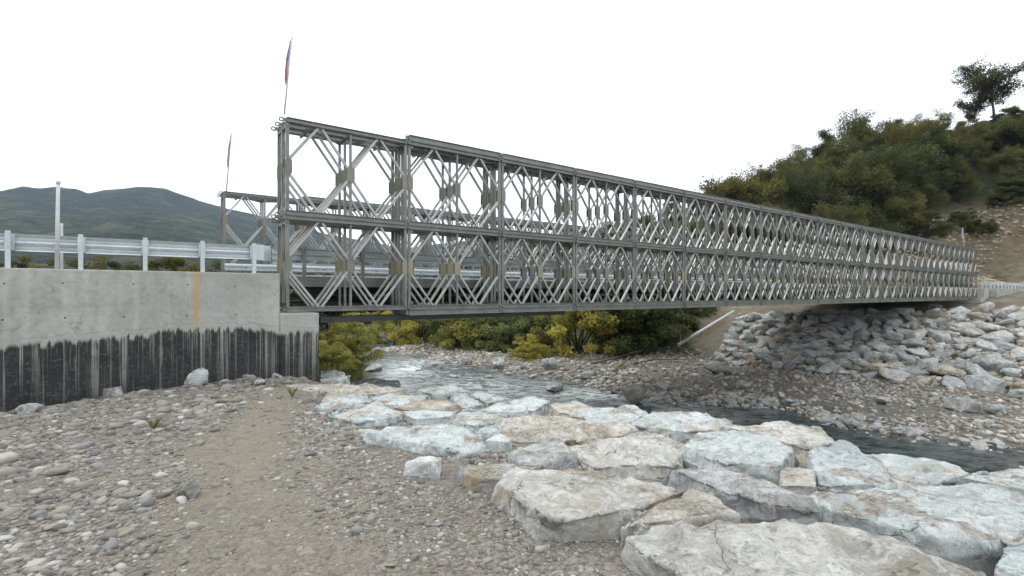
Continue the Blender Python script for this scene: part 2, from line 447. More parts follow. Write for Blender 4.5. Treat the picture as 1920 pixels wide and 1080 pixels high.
def m_ground():
    k = NT('ground_material')
    p = k.pos()
    sand, soil, green, wet = (k.attr(a) for a in ('sand', 'soil', 'green', 'wet'))
    v1 = k.n('ShaderNodeTexVoronoi', {'Vector': p, 'Scale': 22.0})
    v2 = k.n('ShaderNodeTexVoronoi', {'Vector': p, 'Scale': 60.0})
    sp1 = k.n('ShaderNodeSeparateColor', {0: v1.outputs['Color']}).outputs[0]
    sp2 = k.n('ShaderNodeSeparateColor', {0: v2.outputs['Color']}).outputs[0]
    g = k.ramp(sp1, [(0, (0.10, 0.09, 0.078)), (0.4, (0.185, 0.168, 0.143)), (0.75, (0.25, 0.23, 0.195)), (1, (0.36, 0.34, 0.305))])
    g2 = k.ramp(sp2, [(0, (0.09, 0.082, 0.07)), (0.5, (0.19, 0.172, 0.145)), (1, (0.30, 0.275, 0.235))])
    g = k.mix(k.mr(k.noise(p, 5, 4), 0.4, 0.6), g, g2)
    g = k.mix(k.mr(k.noise(p, 0.5, 5, 0.6), 0.35, 0.7, 0, 0.5), g, (0.19, 0.165, 0.132))
    sd = k.mix(k.noise(p, 6, 7, 0.75), (0.20, 0.172, 0.130), (0.30, 0.26, 0.20))
    c = k.mix(k.math('MULTIPLY', sand, k.mr(k.noise(p, 3.5, 6, 0.75), 0.36, 0.56, 0.25, 1.0)), g, sd)
    so = k.noise(p, 0.35, 8, 0.7)
    soc = k.ramp(so, [(0.28, (0.18, 0.125, 0.075)), (0.42, (0.32, 0.25, 0.16)), (0.55, (0.41, 0.355, 0.245)), (0.72, (0.50, 0.46, 0.345))])
    soc = k.mix(k.mr(k.noise(k.mapping(p, (1, 1, 2.5)), 0.9, 9, 0.82), 0.48, 0.62, 0, 0.8), soc, (0.13, 0.105, 0.062))
    c = k.mix(soil, c, soc)
    gr = k.ramp(k.noise(p, 0.8, 7, 0.7), [(0.3, (0.035, 0.045, 0.016)), (0.55, (0.075, 0.085, 0.03)), (0.8, (0.15, 0.13, 0.05))])
    c = k.mix(k.math('MULTIPLY', green, k.mr(k.noise(p, 0.6, 4), 0.25, 0.45, 0.5, 1)), c, gr)
    c = k.mix(k.math('MULTIPLY', wet, 0.6), c, k.mix(0.72, c, (0.02, 0.022, 0.02)))
    h = k.math('ADD', k.math('MULTIPLY', v1.outputs['Distance'], -0.7), k.math('MULTIPLY', v2.outputs['Distance'], -0.3))
    hs = k.math('MULTIPLY', k.noise(p, 0.5, 10, 0.82), 34.0)
    h = k.math('ADD', h, k.math('MULTIPLY', hs, k.math('MAXIMUM', soil, 0.014)))
    return k.set(color=c, rough=k.mr(wet, 0, 1, 0.92, 0.45), normal=k.bump(h, 0.9, 0.05))
GROUND = m_ground()

def m_mountain():
    k = NT('forested_mountain')
    p = k.pos()
    f = k.noise(p, 0.006, 8, 0.68)
    f2 = k.noise(p, 0.05, 6, 0.75)
    c = k.ramp(f, [(0.3, (0.018, 0.027, 0.018)), (0.45, (0.036, 0.047, 0.026)), (0.58, (0.07, 0.074, 0.038)), (0.72, (0.11, 0.098, 0.055))])
    c = k.mix(k.mr(f2, 0.4, 0.65, 0, 0.75), c, (0.012, 0.020, 0.011))
    c = k.mix(k.mr(k.noise(p, 0.07, 5, 0.75), 0.44, 0.58, 0, 0.85), c, (0.006, 0.011, 0.006))
    c = k.mix(k.mr(k.noise(p, 0.011, 6, 0.7, 0.5), 0.52, 0.64, 0, 0.65), c, (0.13, 0.125, 0.06))
    v = k.voro(p, 0.09, 'F1')
    h = k.math('ADD', k.math('MULTIPLY', v, -1.0), k.math('MULTIPLY', f2, 1.4))
    return k.set(color=c, rough=0.95, spec=0.1, normal=k.bump(h, 1.0, 9.0))
MOUNT = m_mountain()

def m_leaf(name):
    k = NT(name)
    t = k.attr('tone')
    base = k.ocol()
    c = k.mix(k.mr(t, 0, 1, 0, 1), k.mix(0.40, base, (0.010, 0.014, 0.005)), k.mix(0.32, base, (0.34, 0.32, 0.12)))
    k.set(color=c, rough=0.75, spec=0.2)
    tr = k.n('ShaderNodeBsdfTranslucent', {'Color': c})
    ms = k.n('ShaderNodeMixShader', {0: 0.38, 1: k.b.outputs[0], 2: tr.outputs[0]})
    k.t.links.new(ms.outputs[0], k.out.inputs['Surface'])
    return k.mat
LEAF = m_leaf('foliage')

def m_water():
    k = NT('river_water')
    p = k.pos()
    foam = k.attr('foam')
    fl = k.attr('rapid')
    # ripples drawn out along the current
    rot = k.n('ShaderNodeMapping', {'Vector': p, 'Rotation': (0, 0, R(52)), 'Scale': (0.45, 1.0, 1.0)}).outputs[0]
    n1 = k.noise(rot, 1.1, 4, 0.55, 0.6)
    n2 = k.noise(rot, 5.0, 3, 0.5, 0.4)
    fm = k.math('MULTIPLY', foam, k.mr(k.noise(rot, 1.7, 9, 0.74, 1.2), 0.42, 0.56))
    fm2 = k.math('MULTIPLY', fl, k.mr(k.noise(rot, 1.9, 9, 0.72, 0.8), 0.50, 0.66, 0, 0.55))
    fm = k.math('MAXIMUM', fm, fm2)
    c = k.mix(k.mr(n1, 0.3, 0.7), (0.010, 0.015, 0.014), (0.034, 0.047, 0.044))
    c = k.mix(fm, c, (0.72, 0.78, 0.79))
    h = k.math('ADD', k.math('MULTIPLY', n1, 1.0), k.math('MULTIPLY', n2, 0.35))
    nb = k.n('ShaderNodeBump', {'Height': h, 'Strength': k.mr(fl, 0, 1, 0.28, 0.8), 'Distance': k.mr(fl, 0, 1, 0.07, 0.20)}).outputs[0]
    k.set(color=c, rough=k.mr(fm, 0, 1, 0.10, 0.6), normal=nb, IOR=1.33)
    return k.mat
WATER = m_water()

# ------------------------------------------------------------------ bridge frame: x along the bridge, y across (away), z up
TH = math.atan2(0.5935, 0.8048)
DX, DY = math.cos(TH), math.sin(TH)
BX, BY = -5.243, 11.716
def W(s, t):
    """world x,y of a place s along and t across the bridge"""
    return (BX + s * DX - t * DY, BY + s * DY + t * DX)
WALLT = -0.35        # front face of the wing wall, across
KR = 1.13            # scale of the river gorge below the eye
WZ = -5.5 * KR       # water level
NB, PL = 20, 3.048   # panels, panel length
LB = NB * PL

# ------------------------------------------------------------------ terrain
CL, BL_, CR, BR_ = Vector(P(1385, 589, -2.03)), Vector(P(1338, 678, -5.95)), Vector((54.0, 38.5, -0.9)), Vector((42.0, 22.0, -5.75))
MIDB = Vector(P(1700, 718, -5.8)); MIDC = Vector((36.0, 42.0, -1.35))
def rip_pt(u_, v_):
    """u along the bank, v up the slope"""
    b = BL_.lerp(MIDB, u_ * 2) if u_ < 0.5 else MIDB.lerp(BR_, u_ * 2 - 1)
    c = CL.lerp(MIDC, u_ * 2) if u_ < 0.5 else MIDC.lerp(CR, u_ * 2 - 1)
    p = b.lerp(c, v_)
    return p
def ctrl():
    c = []
    A = lambda q: c.append(tuple(v * KR for v in q) if q[2] < -4.3 and abs(q[2] - WZ) > 1e-6 else q)
    # near gravel bar
    for q in [(-8.76, 8.69, -2.05), (-6.4, 10.45, -1.86), (-4.7, 11.6, -2.0), (-11, 7, -2.15), (-14, 4.5, -2.2), (0, 0, -1.62), (0, 3, -1.62),
              (-3, 2, -1.65), (-3, 5, -1.70), (-6, 5, -1.84), (-8, 5.5, -1.98), (-0.8, 5.6, -1.72), (-2, 8, -1.83), (-3.4, 10, -1.93),
              (-12, 2, -2.1), (0, -6, -1.6), (-8, -5, -1.85), (-20, 0, -2.0), (-20, -15, -1.5), (0, -20, -1.2), (6, -5, -1.75), (12, -14, -1.6)]: A(q)
    # under the armour stones
    for q in [(1.2, 4.6, -1.72), (2.6, 3.2, -1.70), (2, 6.4, -1.95), (-0.6, 8.6, -2.0), (-2.4, 10.5, -2.1), (-4, 12.6, -2.4), (4.2, 4.8, -1.85), (5.6, 3, -1.85), (8, 0, -2.0), (11, -4, -2.0)]: A(q)
    for q in [(-3.4, 14, -3.2), (0, 11.2, -2.7), (3.2, 8.8, -2.7), (6.4, 6.0, -2.7), (9.5, 3, -2.7), (14, -3, -2.7)]: A(q)
    # near waterline
    for q in [(-13, 44, -5.4), (-10.4, 36, -5.4), (-9.0, 31, -5.4), (-6, 25, -5.5), (-3, 19, -5.6), (0, 14.6, -5.7), (4.5, 11.6, -5.7), (9, 8.2, -5.7), (13, 4.5, -5.7), (20, -2, -5.7)]: A(q)
    # river bed
    for q in [(-2, 24, -6.2), (3, 18, -6.4), (8.5, 14.5, -6.4), (13, 10.5, -6.4), (19, 5, -6.4), (28, -4, -6.4), (42, -18, -6.4), (-5.5, 33, -6.0), (-10, 43, -5.9), (-14, 52, -5.8), (-20, 62, -5.8), (-32, 78, -5.7)]: A(q)
    # far waterline
    for px, py in [(690, 655), (760, 661), (860, 680), (960, 696), (1100, 714), (1170, 741), (1300, 753), (1450, 757), (1530, 770), (1600, 800), (1750, 826), (1920, 839)]:
        A(P(px, py, WZ))
    A((26, 12, -5.5)); A((42, -2, -5.5))
    # beach
    for px, py, z in [(760, 650, -5.2), (900, 668, -5.2), (1050, 690, -5.2), (1200, 705, -5.1), (1330, 715, -5.25), (1450, 728, -5.3), (1600, 755, -5.3), (1750, 785, -5.35), (1900, 805, -5.35), (1335, 680, -5.05), (1500, 700, -5.1), (1700, 716, -5.1), (1920, 724, -5.1)]:
        A(P(px, py, z))
    A((36, 20, -5.1)); A((50, 8, -5.0))
    # riprap crest, bench under the bridge
    for u_ in (0.0, 0.2, 0.4, 0.6, 0.8, 1.0):
        p = rip_pt(u_, 1.0); A((p.x + 0.5, p.y + 0.6, p.z - 0.25)); A((p.x + 2.0, p.y + 2.2, p.z - 0.05))
    for q in [(40, 46, -1.40), (62, 34, -0.6), (70, 24, -0.6)]: A(q)
    for u_ in (0.03, 0.15, 0.3, 0.45, 0.6, 0.75, 0.9):
        for v_ in (0.12, 0.4, 0.65, 0.9):
            p = rip_pt(u_, v_); c.append((p.x, p.y, p.z - 0.5))
    # earth bank left of the riprap
    for q in [(18.6, 50.5, -3.7), (16, 53, -3.8), (12, 43.5, -4.6), (21.0, 55.5, -2.1), (14.8, 42.0, -4.7)]: A(q)
    # behind the far abutment: the road, the cut slope, the hill
    for q in [W(66, 5) + (0.4,), W(75, 0) + (0.35,), W(75, 10) + (0.5,), W(90, 5) + (0.6,), W(58, 14) + (-0.6,), (30, 62, 0.3), (22, 60, -0.5)]: A(q)
    for q in [(50, 66, 2.5), (60, 64, 1.8), (70, 62, 1.4), (82, 58, 1.4), (59, 72, 9.6), (72.6, 72, 14), (88, 70, 17), (50, 72, 7.4), (41, 76, 7.5), (33, 85, 8), (20, 95, 6), (8, 105, 4),
              (60, 95, 22), (80, 92, 27), (45, 100, 18), (30, 110, 13), (100, 100, 38), (115, 70, 26), (110, 45, 8), (70, 120, 34), (20, 120, 9), (-10, 115, 0), (100, 20, 3), (90, -20, 2)]: A(q)
    # left bank beyond the abutment
    for q in [(-10, 18, -3.6), (-13, 25, -3.8), (-13, 33, -4.3), (-18, 30, -3.0), (-20, 42, -4.0), (-24, 20, -2.4), (-28, 55, -3.6), (-45, 60, -2.8), (-60, 30, -2.0), (-70, 90, -2.0), (-30, 100, -2.0), (-40, -10, -1.2), (-60, -60, -1), (40, -60, -1), (-110, 20, -1), (-15, 80, -3.4), (0, 75, -3.2), (0, 58, -4.4), (12, 62, -2.4), (-6, 52, -5.0), (4, 46, -5.0), (9, 43.5, -4.9)]: A(q)
    return np.array(c, float)
CP = ctrl()
def _tps_fit(C, lam=0.02):
    n = len(C)
    d = np.hypot(C[:, None, 0] - C[None, :, 0], C[:, None, 1] - C[None, :, 1])
    K = np.sqrt(d * d + 0.25)                       # multiquadric-like kernel: keeps breaks of slope
    A = np.zeros((n + 1, n + 1))
    A[:n, :n] = K + np.eye(n) * lam * -1
    A[:n, n] = 1; A[n, :n] = 1
    return np.linalg.solve(A, np.append(C[:, 2], 0))
CW = _tps_fit(CP)
def hf_base(x, y):
    x = np.asarray(x, float); y = np.asarray(y, float)
    sh = x.shape; x = x.ravel(); y = y.ravel()
    out = np.empty(len(x))
    for i in range(0, len(x), 40000):
        xs, ys = x[i:i+40000], y[i:i+40000]
        d2 = (xs[:, None] - CP[None, :, 0]) ** 2 + (ys[:, None] - CP[None, :, 1]) ** 2
        out[i:i+40000] = np.sqrt(d2 + 0.25) @ CW[:-1] + CW[-1]
    return out.reshape(sh)
def bridge_st(x, y):
    return (x - BX) * DX + (y - BY) * DY, -(x - BX) * DY + (y - BY) * DX
def hf(x, y):
    x = np.asarray(x, float); y = np.asarray(y, float)
    z = hf_base(x, y)
    r = np.hypot(x, y)
    far = 6 * fbm(x / 60, y / 60, 3, 5) - 4 + 30 * sstep(60, 220, x) * sstep(-60, 80, y)
    z = z + (far - z) * sstep(125, 190, r)
    # approach embankment behind the near abutment, and the far one
    s, t = bridge_st(x, y)
    e1 = sstep(-0.2, -0.6, s) * sstep(-0.10, 0.15, t) * sstep(15.0, 12.0, t)
    z = z + (0.20 - z) * e1 * (s > -70)
    e2 = sstep(LB + 0.3, LB + 0.8, s) * sstep(0.45, 0.7, t) * sstep(12.5, 11.0, t) * sstep(LB + 20, LB + 11, s)
    z = z + (0.20 - z) * e2
    # uneven ground
    rock = sstep(3, 14, z) * sstep(40, 50, y)
    z = z + 0.10 * (fbm(x * 0.9, y * 0.9, 4, 3) - 0.5) * (1 - np.maximum(e1, e2)) + rock * 3.0 * (fbm(x * 0.35, y * 0.35, 5, 9) - 0.5)
    return z

PATH = [P(600, 1150, -1.64)[:2], P(470, 1000, -1.66)[:2], P(440, 900, -1.72)[:2], P(480, 830, -1.8)[:2], P(520, 770, -1.86)[:2], P(560, 735, -1.95)[:2], P(640, 722, -2.0)[:2]]
FARW = [P(px, py, WZ)[:2] for px, py in [(690, 655), (760, 661), (860, 680), (960, 696), (1100, 714), (1170, 741), (1300, 753), (1450, 757), (1530, 770), (1600, 800), (1750, 826), (1920, 839)]] + [(26, 12), (40, -2)]
# boundary between the gravel and the armour stones
EDGE = [P(540, 716, -1.97)[:2], P(600, 745, -1.9)[:2], P(690, 800, -1.78)[:2], P(800, 840, -1.72)[:2], P(900, 880, -1.7)[:2], P(960, 930, -1.66)[:2], P(1040, 990, -1.65)[:2], P(1190, 1010, -1.64)[:2], P(1330, 1080, -1.63)[:2], (1.3, 1.5), (1.6, -4)]

# one sheet: fine near the camera, coarse far away
rings = np.concatenate([[0.0], np.exp(np.linspace(math.log(0.6), math.log(340), 430))])
ang = np.concatenate([np.arange(-62, 62, 0.20), np.arange(62, 298, 3.0)]) * math.pi / 180
NA = len(ang)
rr, aa = np.meshgrid(rings[1:], ang, indexing='ij')
gx, gy = rr * np.sin(aa), rr * np.cos(aa)
gz = hf(gx, gy)
gx = np.append(gx.ravel(), 0.0); gy = np.append(gy.ravel(), 0.0); gz = np.append(gz.ravel(), float(hf(np.array([0.0]), np.array([0.0]))[0]))
ii = np.arange((len(rings) - 2) * NA)
i0 = ii; i1 = (ii // NA) * NA + (ii % NA + 1) % NA
gq = np.stack([i0, i0 + NA, i1 + NA, i1], 1)
cen = len(gx) - 1
k_ = np.arange(NA)
gq = np.concatenate([gq, np.stack([np.full(NA, cen), k_, (k_ + 1) % NA, (k_ + 1) % NA], 1)])
gq = gq[:(len(rings) - 2) * NA]
dp, _ = pdist(gx, gy, PATH)
sand = (0.35 + 0.55 * sstep(3.4, 5.2, gy)) * sstep(1.25, 0.2, dp + 1.1 * (fbm(gx * 1.3, gy * 1.3, 4, 2) - 0.5))
gs, gt = bridge_st(gx, gy)
soil = sstep(0.6, 2.0, gz) * sstep(45, 55, gy) * (gx > 30)
bankm = sstep(5.5, 1.5, np.hypot(gx - 18.0, gy - 51.5)) + sstep(5, 1, np.hypot(gx - 21.5, gy - 55))
soil = np.clip(np.maximum(soil, bankm), 0, 1)
soil = np.maximum(soil, ((gz > -2.4) & (gy > 36) & (gx > 20) & (gz < 1)) * 0.8)
green = np.clip(sstep(49, 53, gy + 0.35 * gx) * (gx < 17) * (gz > -5.9) + sstep(9.5, 12.5, gz + 0.0 * gx - np.maximum(0, (gx - 58) * 0.22)) * (gy > 66) + (gx < 58) * (gz > 5) + (gx < -9) * (gz < -2.2) * (gy > 13), 0, 1)
green = np.maximum(green, sstep(115, 150, np.hypot(gx, gy)))
green = np.maximum(green, (gy < -15) * 0.6)
wet = sstep(WZ + 0.28, WZ + 0.02, gz + 0.15 * (fbm(gx, gy, 3, 4) - 0.5))
me = np_mesh('ground', np.stack([gx, gy, gz], 1), gq, [GROUND], True, None, {'sand': sand, 'soil': soil, 'green': green, 'wet': wet})
ground = tag(link('ground', me), kind='structure')

# mountains, all round
def ridge_y(px):
    return np.interp(px, [-1500, -700, -350, 0, 40, 75, 110, 140, 165, 200, 260, 310, 350, 390, 440, 480, 520, 600, 700, 770, 850, 950, 1100, 1300, 1700, 2300, 3200],
                     [330, 345, 372, 356, 351, 357, 352, 353, 361, 354, 347, 352, 366, 382, 394, 400, 412, 434, 452, 462, 455, 440, 445, 450, 440, 420, 400])
mr_ = np.exp(np.linspace(math.log(250), math.log(4200), 150))
ma = np.concatenate([np.arange(-62, 62, 0.25), np.arange(62, 298, 2.0)]) * math.pi / 180
mrr, maa = np.meshgrid(mr_, ma, indexing='ij')
mx, my = mrr * np.sin(maa), mrr * np.cos(maa)
front = np.cos(maa) > 0.30
pxm = np.where(front, 960 + FPX * np.tan(np.clip(maa, -1.25, 1.25)), -1500)
pxm = np.where((~front) & (np.sin(maa) > 0), 3200, pxm)
elev = (HOR - ridge_y(pxm)) / FPX * np.where(front, np.cos(maa), 0.33)
elev = np.where(front, elev, 0.085 + 0.03 * fbm(maa * 6, maa * 0, 3, 8))
R1 = 2300.0
hR = elev * R1
u = np.clip((mrr - 330) / (R1 - 330), 0, 1.6)
rid = np.abs(fbm(mx / 420, my / 420, 5, 21) - 0.5) * 2
prof = np.where(u < 1, u ** 1.25 * (0.72 + 0.28 * u), 1 - (u - 1) * 0.5)
mz = -6 + (hR + 6) * prof * (1 - (0.55 * rid) * np.clip(1.05 - u, 0, 1) * sstep(0, 0.12, u)) + 26 * (fbm(mx / 130, my / 130, 5, 31) - 0.5) * sstep(0.0, 0.1, u)
MA = len(ma)
ii = np.arange((len(mr_) - 1) * MA)
i1 = (ii // MA) * MA + (ii % MA + 1) % MA
mq = np.stack([ii, ii + MA, i1 + MA, i1], 1)
tag(link('mountain', np_mesh('mountain', np.stack([mx.ravel(), my.ravel(), mz.ravel()], 1), mq, [MOUNT], True)), kind='structure')

# the river
wx = np.concatenate([np.arange(-60, -24, 2.0), np.arange(-24, 34, 0.16), np.arange(34, 90, 2.0)])
wy = np.concatenate([np.arange(-60, 4, 2.0), np.arange(4, 68, 0.20), np.arange(68, 120, 2.0)])
wxx, wyy = np.meshgrid(wx, wy, indexing='ij')
ca, sa = math.cos(R(128)), math.sin(R(128))           # direction of the current's axis
fu, fv = wxx * ca + wyy * sa, -wxx * sa + wyy * ca
rapid = np.clip(sstep(19, 28, wyy) * sstep(6.2, 0, wxx) + 0.9 * np.exp(-((wxx - 5.1) ** 2 / 9 + (wyy - 31) ** 2 / 11)) + 0.25, 0.15, 1)
foam = 0.9 * np.exp(-((wxx - 5.2) ** 2 / 7 + (wyy - 31.2) ** 2 / 5)) + 0.8 * np.exp(-((wxx + 8.5) ** 2 / 8 + (wyy - 43) ** 2 / 38)) + 0.55 * np.exp(-((wxx + 2.2) ** 2 / 20 + (wyy - 33) ** 2 / 20)) + 0.4 * np.exp(-((wxx - 9) ** 2 / 7 + (wyy - 26) ** 2 / 6))
foam = foam + 0.10
wz = WZ + rapid * (0.17 * (fbm(fu * 0.55, fv * 1.4, 3, 11) - 0.5) + 0.10 * (fbm(fu * 2.0, fv * 4.5, 2, 17) - 0.5))
ny = len(wy)
a0 = (np.arange(len(wx) - 1)[:, None] * ny + np.arange(ny - 1)[None, :]).ravel()
wq = np.stack([a0, a0 + ny, a0 + ny + 1, a0 + 1], 1)
tag(link('river', np_mesh('river', np.stack([wxx.ravel(), wyy.ravel(), wz.ravel()], 1), wq, [WATER], True, None, {'foam': foam.ravel(), 'rapid': rapid.ravel()})), kind='structure')

# ------------------------------------------------------------------ abutments and roads
def wall_box(name, x0, x1, y0, y1, z0, z1, mats, parent, bevel=0.02):
    bm = bmesh.new()
    bmesh.ops.create_cube(bm, size=1.0)
    for v in bm.verts:
        v.co = (x0 + (v.co.x + .5) * (x1 - x0), y0 + (v.co.y + .5) * (y1 - y0), z0 + (v.co.z + .5) * (z1 - z0))
    bmesh.ops.bevel(bm, geom=bm.edges[:], offset=bevel, segments=2, profile=0.6, affect='EDGES')
    me = bpy.data.meshes.new(name); bm.to_mesh(me); bm.free()
    for m in mats: me.materials.append(m)
    return link(name, me, parent)

WTOP = 0.44
near_ab = empty('concrete_abutment', (BX, BY, 0), TH)
tag(near_ab, 'grey concrete abutment with black bitumen streaks carrying the near end of the bridge', 'abutment')
ww = wall_box('wing_wall', -17.0, -0.18, WALLT, 0.10, -3.4, WTOP, [CONCB], near_ab)
# tie holes of the formwork, really sunk into the face
holes = MB()
def s_of(px): # along the wall face where the column px meets it
    r = (px - 960) / FPX
    x0, y0 = W(0, WALLT)
    return (r * y0 - x0) / (DX - r * DY)
def wallpt(px, py):
    s = s_of(px); x, y = W(s, WALLT)
    return s, (HOR - py) / FPX * y
for px, py in [(8, 532), (118, 531), (250, 533), (352, 534), (440, 537), (5, 600), (122, 596), (232, 594), (350, 592), (442, 590)]:
    s, z = wallpt(px, py)
    holes.tube([(s, WALLT - 0.05, z), (s, WALLT + 0.06, z)], [0.017, 0.014], 10)
cut = holes.build('hole_cutter', [DARKHOLE])
cut.parent = near_ab
md = ww.modifiers.new('holes', 'BOOLEAN'); md.object = cut; md.operation = 'DIFFERENCE'; md.solver = 'EXACT'
dg = bpy.context.evaluated_depsgraph_get()
nm = bpy.data.meshes.new_from_object(ww.evaluated_get(dg))
ww.modifiers.clear(); ww.data = nm
bpy.data.objects.remove(cut)
wall_box('bearing_seat', -0.176, 0.67, WALLT, 12.0, -3.4, -0.455, [CONCB], near_ab)
wall_box('back_wall', -0.55, -0.20, 0.104, 11.6, -0.45, 0.30, [CONC], near_ab)
wall_box('wing_wall', -17.0, -0.18, 11.64, 12.05, -3.4, WTOP, [CONC], near_ab)

far_ab = empty('concrete_abutment', (BX, BY, 0), TH)
tag(far_ab, 'plain concrete abutment above the riprap carrying the far end of the bridge', 'abutment')
wall_box('bearing_seat', LB - 1.0, LB + 0.3, -0.5, 12.0, -3.0, -0.455, [CONC], far_ab)
wall_box('back_wall', LB + 0.304, LB + 0.7, -0.5, 12.0, -3.0, 0.42, [CONC], far_ab)
wall_box('wing_wall', LB + 0.704, LB + 3.2, -0.30, 0.40, -3.0, 0.45, [CONC], far_ab)
wall_box('wing_wall', LB + 3.25, LB + 34, -0.85, 0.36, -3.0, 0.47, [CONC], far_ab)
for nm_, s0, s1, lab in (('road', -60.0, -0.22, None), ('road', LB + 0.75, LB + 40, None)):
    m = MB(); m.box(s0, s1, 0.75, 11.5, 0.05, 0.335)
    o = m.build(nm_, ASPH); o.location = (BX, BY, 0); o.rotation_euler.z = TH
    tag(o, kind='structure')

# ------------------------------------------------------------------ the panel bridge
bridge = empty('panel_bridge', (BX, BY, -0.43), TH)
tag(bridge, 'long double-storey grey steel truss panel bridge spanning the river', 'bridge')
ST, CH = 2.245, 0.105          # storey pitch, chord depth
def chord_mesh(name, L=PL, depth=CH, x0=0.0, lug=True):
    m = MB()
    fl, th, g = 0.048, 0.012, 0.032
    for sg in (-1, 1):
        q = [(sg*g, 0), (sg*(g+fl), 0), (sg*(g+fl), th), (sg*(g+0.010), th), (sg*(g+0.010), depth-th), (sg*(g+fl), depth-th), (sg*(g+fl), depth), (sg*g, depth)]
        m.prof(q, x0 + 0.03, x0 + L - 0.03)
    if lug:
        zc = depth / 2
        m.bar((x0 - 0.045, 0, zc), (x0 + 0.10, 0, zc), depth * 0.75, 0.045, (0, 1, 0))
        for sg in (-1, 1):
            m.bar((x0 + L - 0.09, sg * 0.05, zc), (x0 + L + 0.035, sg * 0.05, zc), depth * 0.85, 0.02, (0, 1, 0))
        m.tube([(x0 + L, -0.115, zc), (x0 + L, 0.115, zc)], 0.026, 8)
    return m.mesh(name, [STEEL])
q = PL / 4
zb, zt_, zm = CH, ST - CH, ST / 2
PX3 = [0.055, PL / 2, PL - 0.055]
def frame_mb(m=None):
    m = m or MB()
    for i, x in enumerate(PX3):
        w = 0.075 if i != 1 else 0.055
        m.bar((x, 0, zb - 0.01), (x, 0, zt_ + 0.01), w, 0.055, (0, 1, 0))
    return m
pw, ph = 0.098, 0.185
DIAG = []
for xa, xb in ((PX3[0], PX3[1]), (PX3[1], PX3[2])):
    xm = (xa + xb) / 2
    for zz, s in ((zt_, 1), (zb, -1)):
        DIAG.append(((xa + (0.02 if xa < 1 else 0.06), 0, zm + s * 0.14), (xm - 0.035, 0, zz - s * 0.0)))
        DIAG.append(((xb - (0.02 if xb > 2 else 0.06), 0, zm + s * 0.14), (xm + 0.035, 0, zz - s * 0.0)))
def plate_mb(x, half=0, m=None, mi=0):
    m = m or MB()
    l = -pw if half >= 0 and x > 0.5 else -0.045
    r = pw if half <= 0 and x < PL - 0.5 else 0.045
    pts = [(x + l * 0.72, zm - ph), (x + r * 0.72, zm - ph), (x + r, zm - ph * 0.72), (x + r, zm + ph * 0.72), (x + r * 0.72, zm + ph), (x + l * 0.72, zm + ph), (x + l, zm + ph * 0.72), (x + l, zm - ph * 0.72)]
    for y in (-0.040, 0.034):
        m.prof(pts, y, y + 0.010, mi, axis=1)
    return m
ME_CHORD = chord_mesh('chord')
ME_VERT = []
for i_, x_ in enumerate(PX3):
    m = MB(); m.bar((x_, 0, zb - 0.01), (x_, 0, zt_ + 0.01), 0.075 if i_ != 1 else 0.055, 0.055, (0, 1, 0)); ME_VERT.append(m.mesh('vertical', [STEEL]))
ME_DIAG = []
for a_, b_ in DIAG:
    m = MB(); m.bar(a_, b_, 0.052, 0.058, (0, 1, 0)); ME_DIAG.append(m.mesh('diagonal', [STEELB]))
def tied(x_):
    m = plate_mb(x_)
    m.box(x_ - 0.03, x_ + 0.03, -0.032, 0.036, zm - 0.05, zm + 0.05)
    return m
ME_PLATE = [[tied(x).mesh('gusset_plate', [pm_]) for x in PX3] for pm_ in (PLATE, PLATEU)]
full = frame_mb()
for a_, b_ in DIAG: full.bar(a_, b_, 0.052, 0.058, (0, 1, 0), 1)
for x in PX3: plate_mb(x, 0, full, 2)
fl_, th_, g_ = 0.048, 0.012, 0.032
for z0 in (0.0, ST - CH):
    for sg in (-1, 1):
        qd = [(sg*g_, z0), (sg*(g_+fl_), z0), (sg*(g_+fl_), z0+th_), (sg*(g_+0.010), z0+th_), (sg*(g_+0.010), z0+CH-th_), (sg*(g_+fl_), z0+CH-th_), (sg*(g_+fl_), z0+CH), (sg*g_, z0+CH)]
        full.prof(qd, 0.03, PL - 0.03)
    full.bar((-0.045, 0, z0 + CH/2), (0.10, 0, z0 + CH/2), CH * 0.75, 0.045, (0, 1, 0))
    full.tube([(PL, -0.115, z0 + CH/2), (PL, 0.115, z0 + CH/2)], 0.026, 8)
ME_FULL = [full.mesh('truss_panel', [STEEL, STEELB, PLATE]), full.mesh('truss_panel', [STEEL, STEELB, PLATEU])]
ME_REINF = chord_mesh('reinforcing_chord', PL, 0.15, 0.0, True)
TY = [0.0, 0.42, 0.84, 10.55, 10.97, 11.39]
for ti, ty in enumerate(TY):
    for b in range(NB):
        for st in (0, 1):
            z = st * (ST + 0.004)
            if ti == 0 and b < 9:
                p = empty('truss_panel'); p.parent = bridge; p.location = (b * PL, ty, z)
                for d in ME_VERT: link('vertical', d, p)
                for zz in (0.0, ST - CH): link('chord', ME_CHORD, p, loc=(0, 0, zz))
                for d in ME_DIAG: link('diagonal', d, p)
                for d in ME_PLATE[st]: link('gusset_plate', d, p)
            else:
                link('truss_panel', ME_FULL[st], bridge, loc=(b * PL, ty, z))
        if 1 <= b < NB - 1:
            link('reinforcing_chord', ME_REINF, bridge, loc=(b * PL, ty, 2 * ST + 0.010))
            link('reinforcing_chord', ME_REINF, bridge, loc=(b * PL, ty, -0.155))
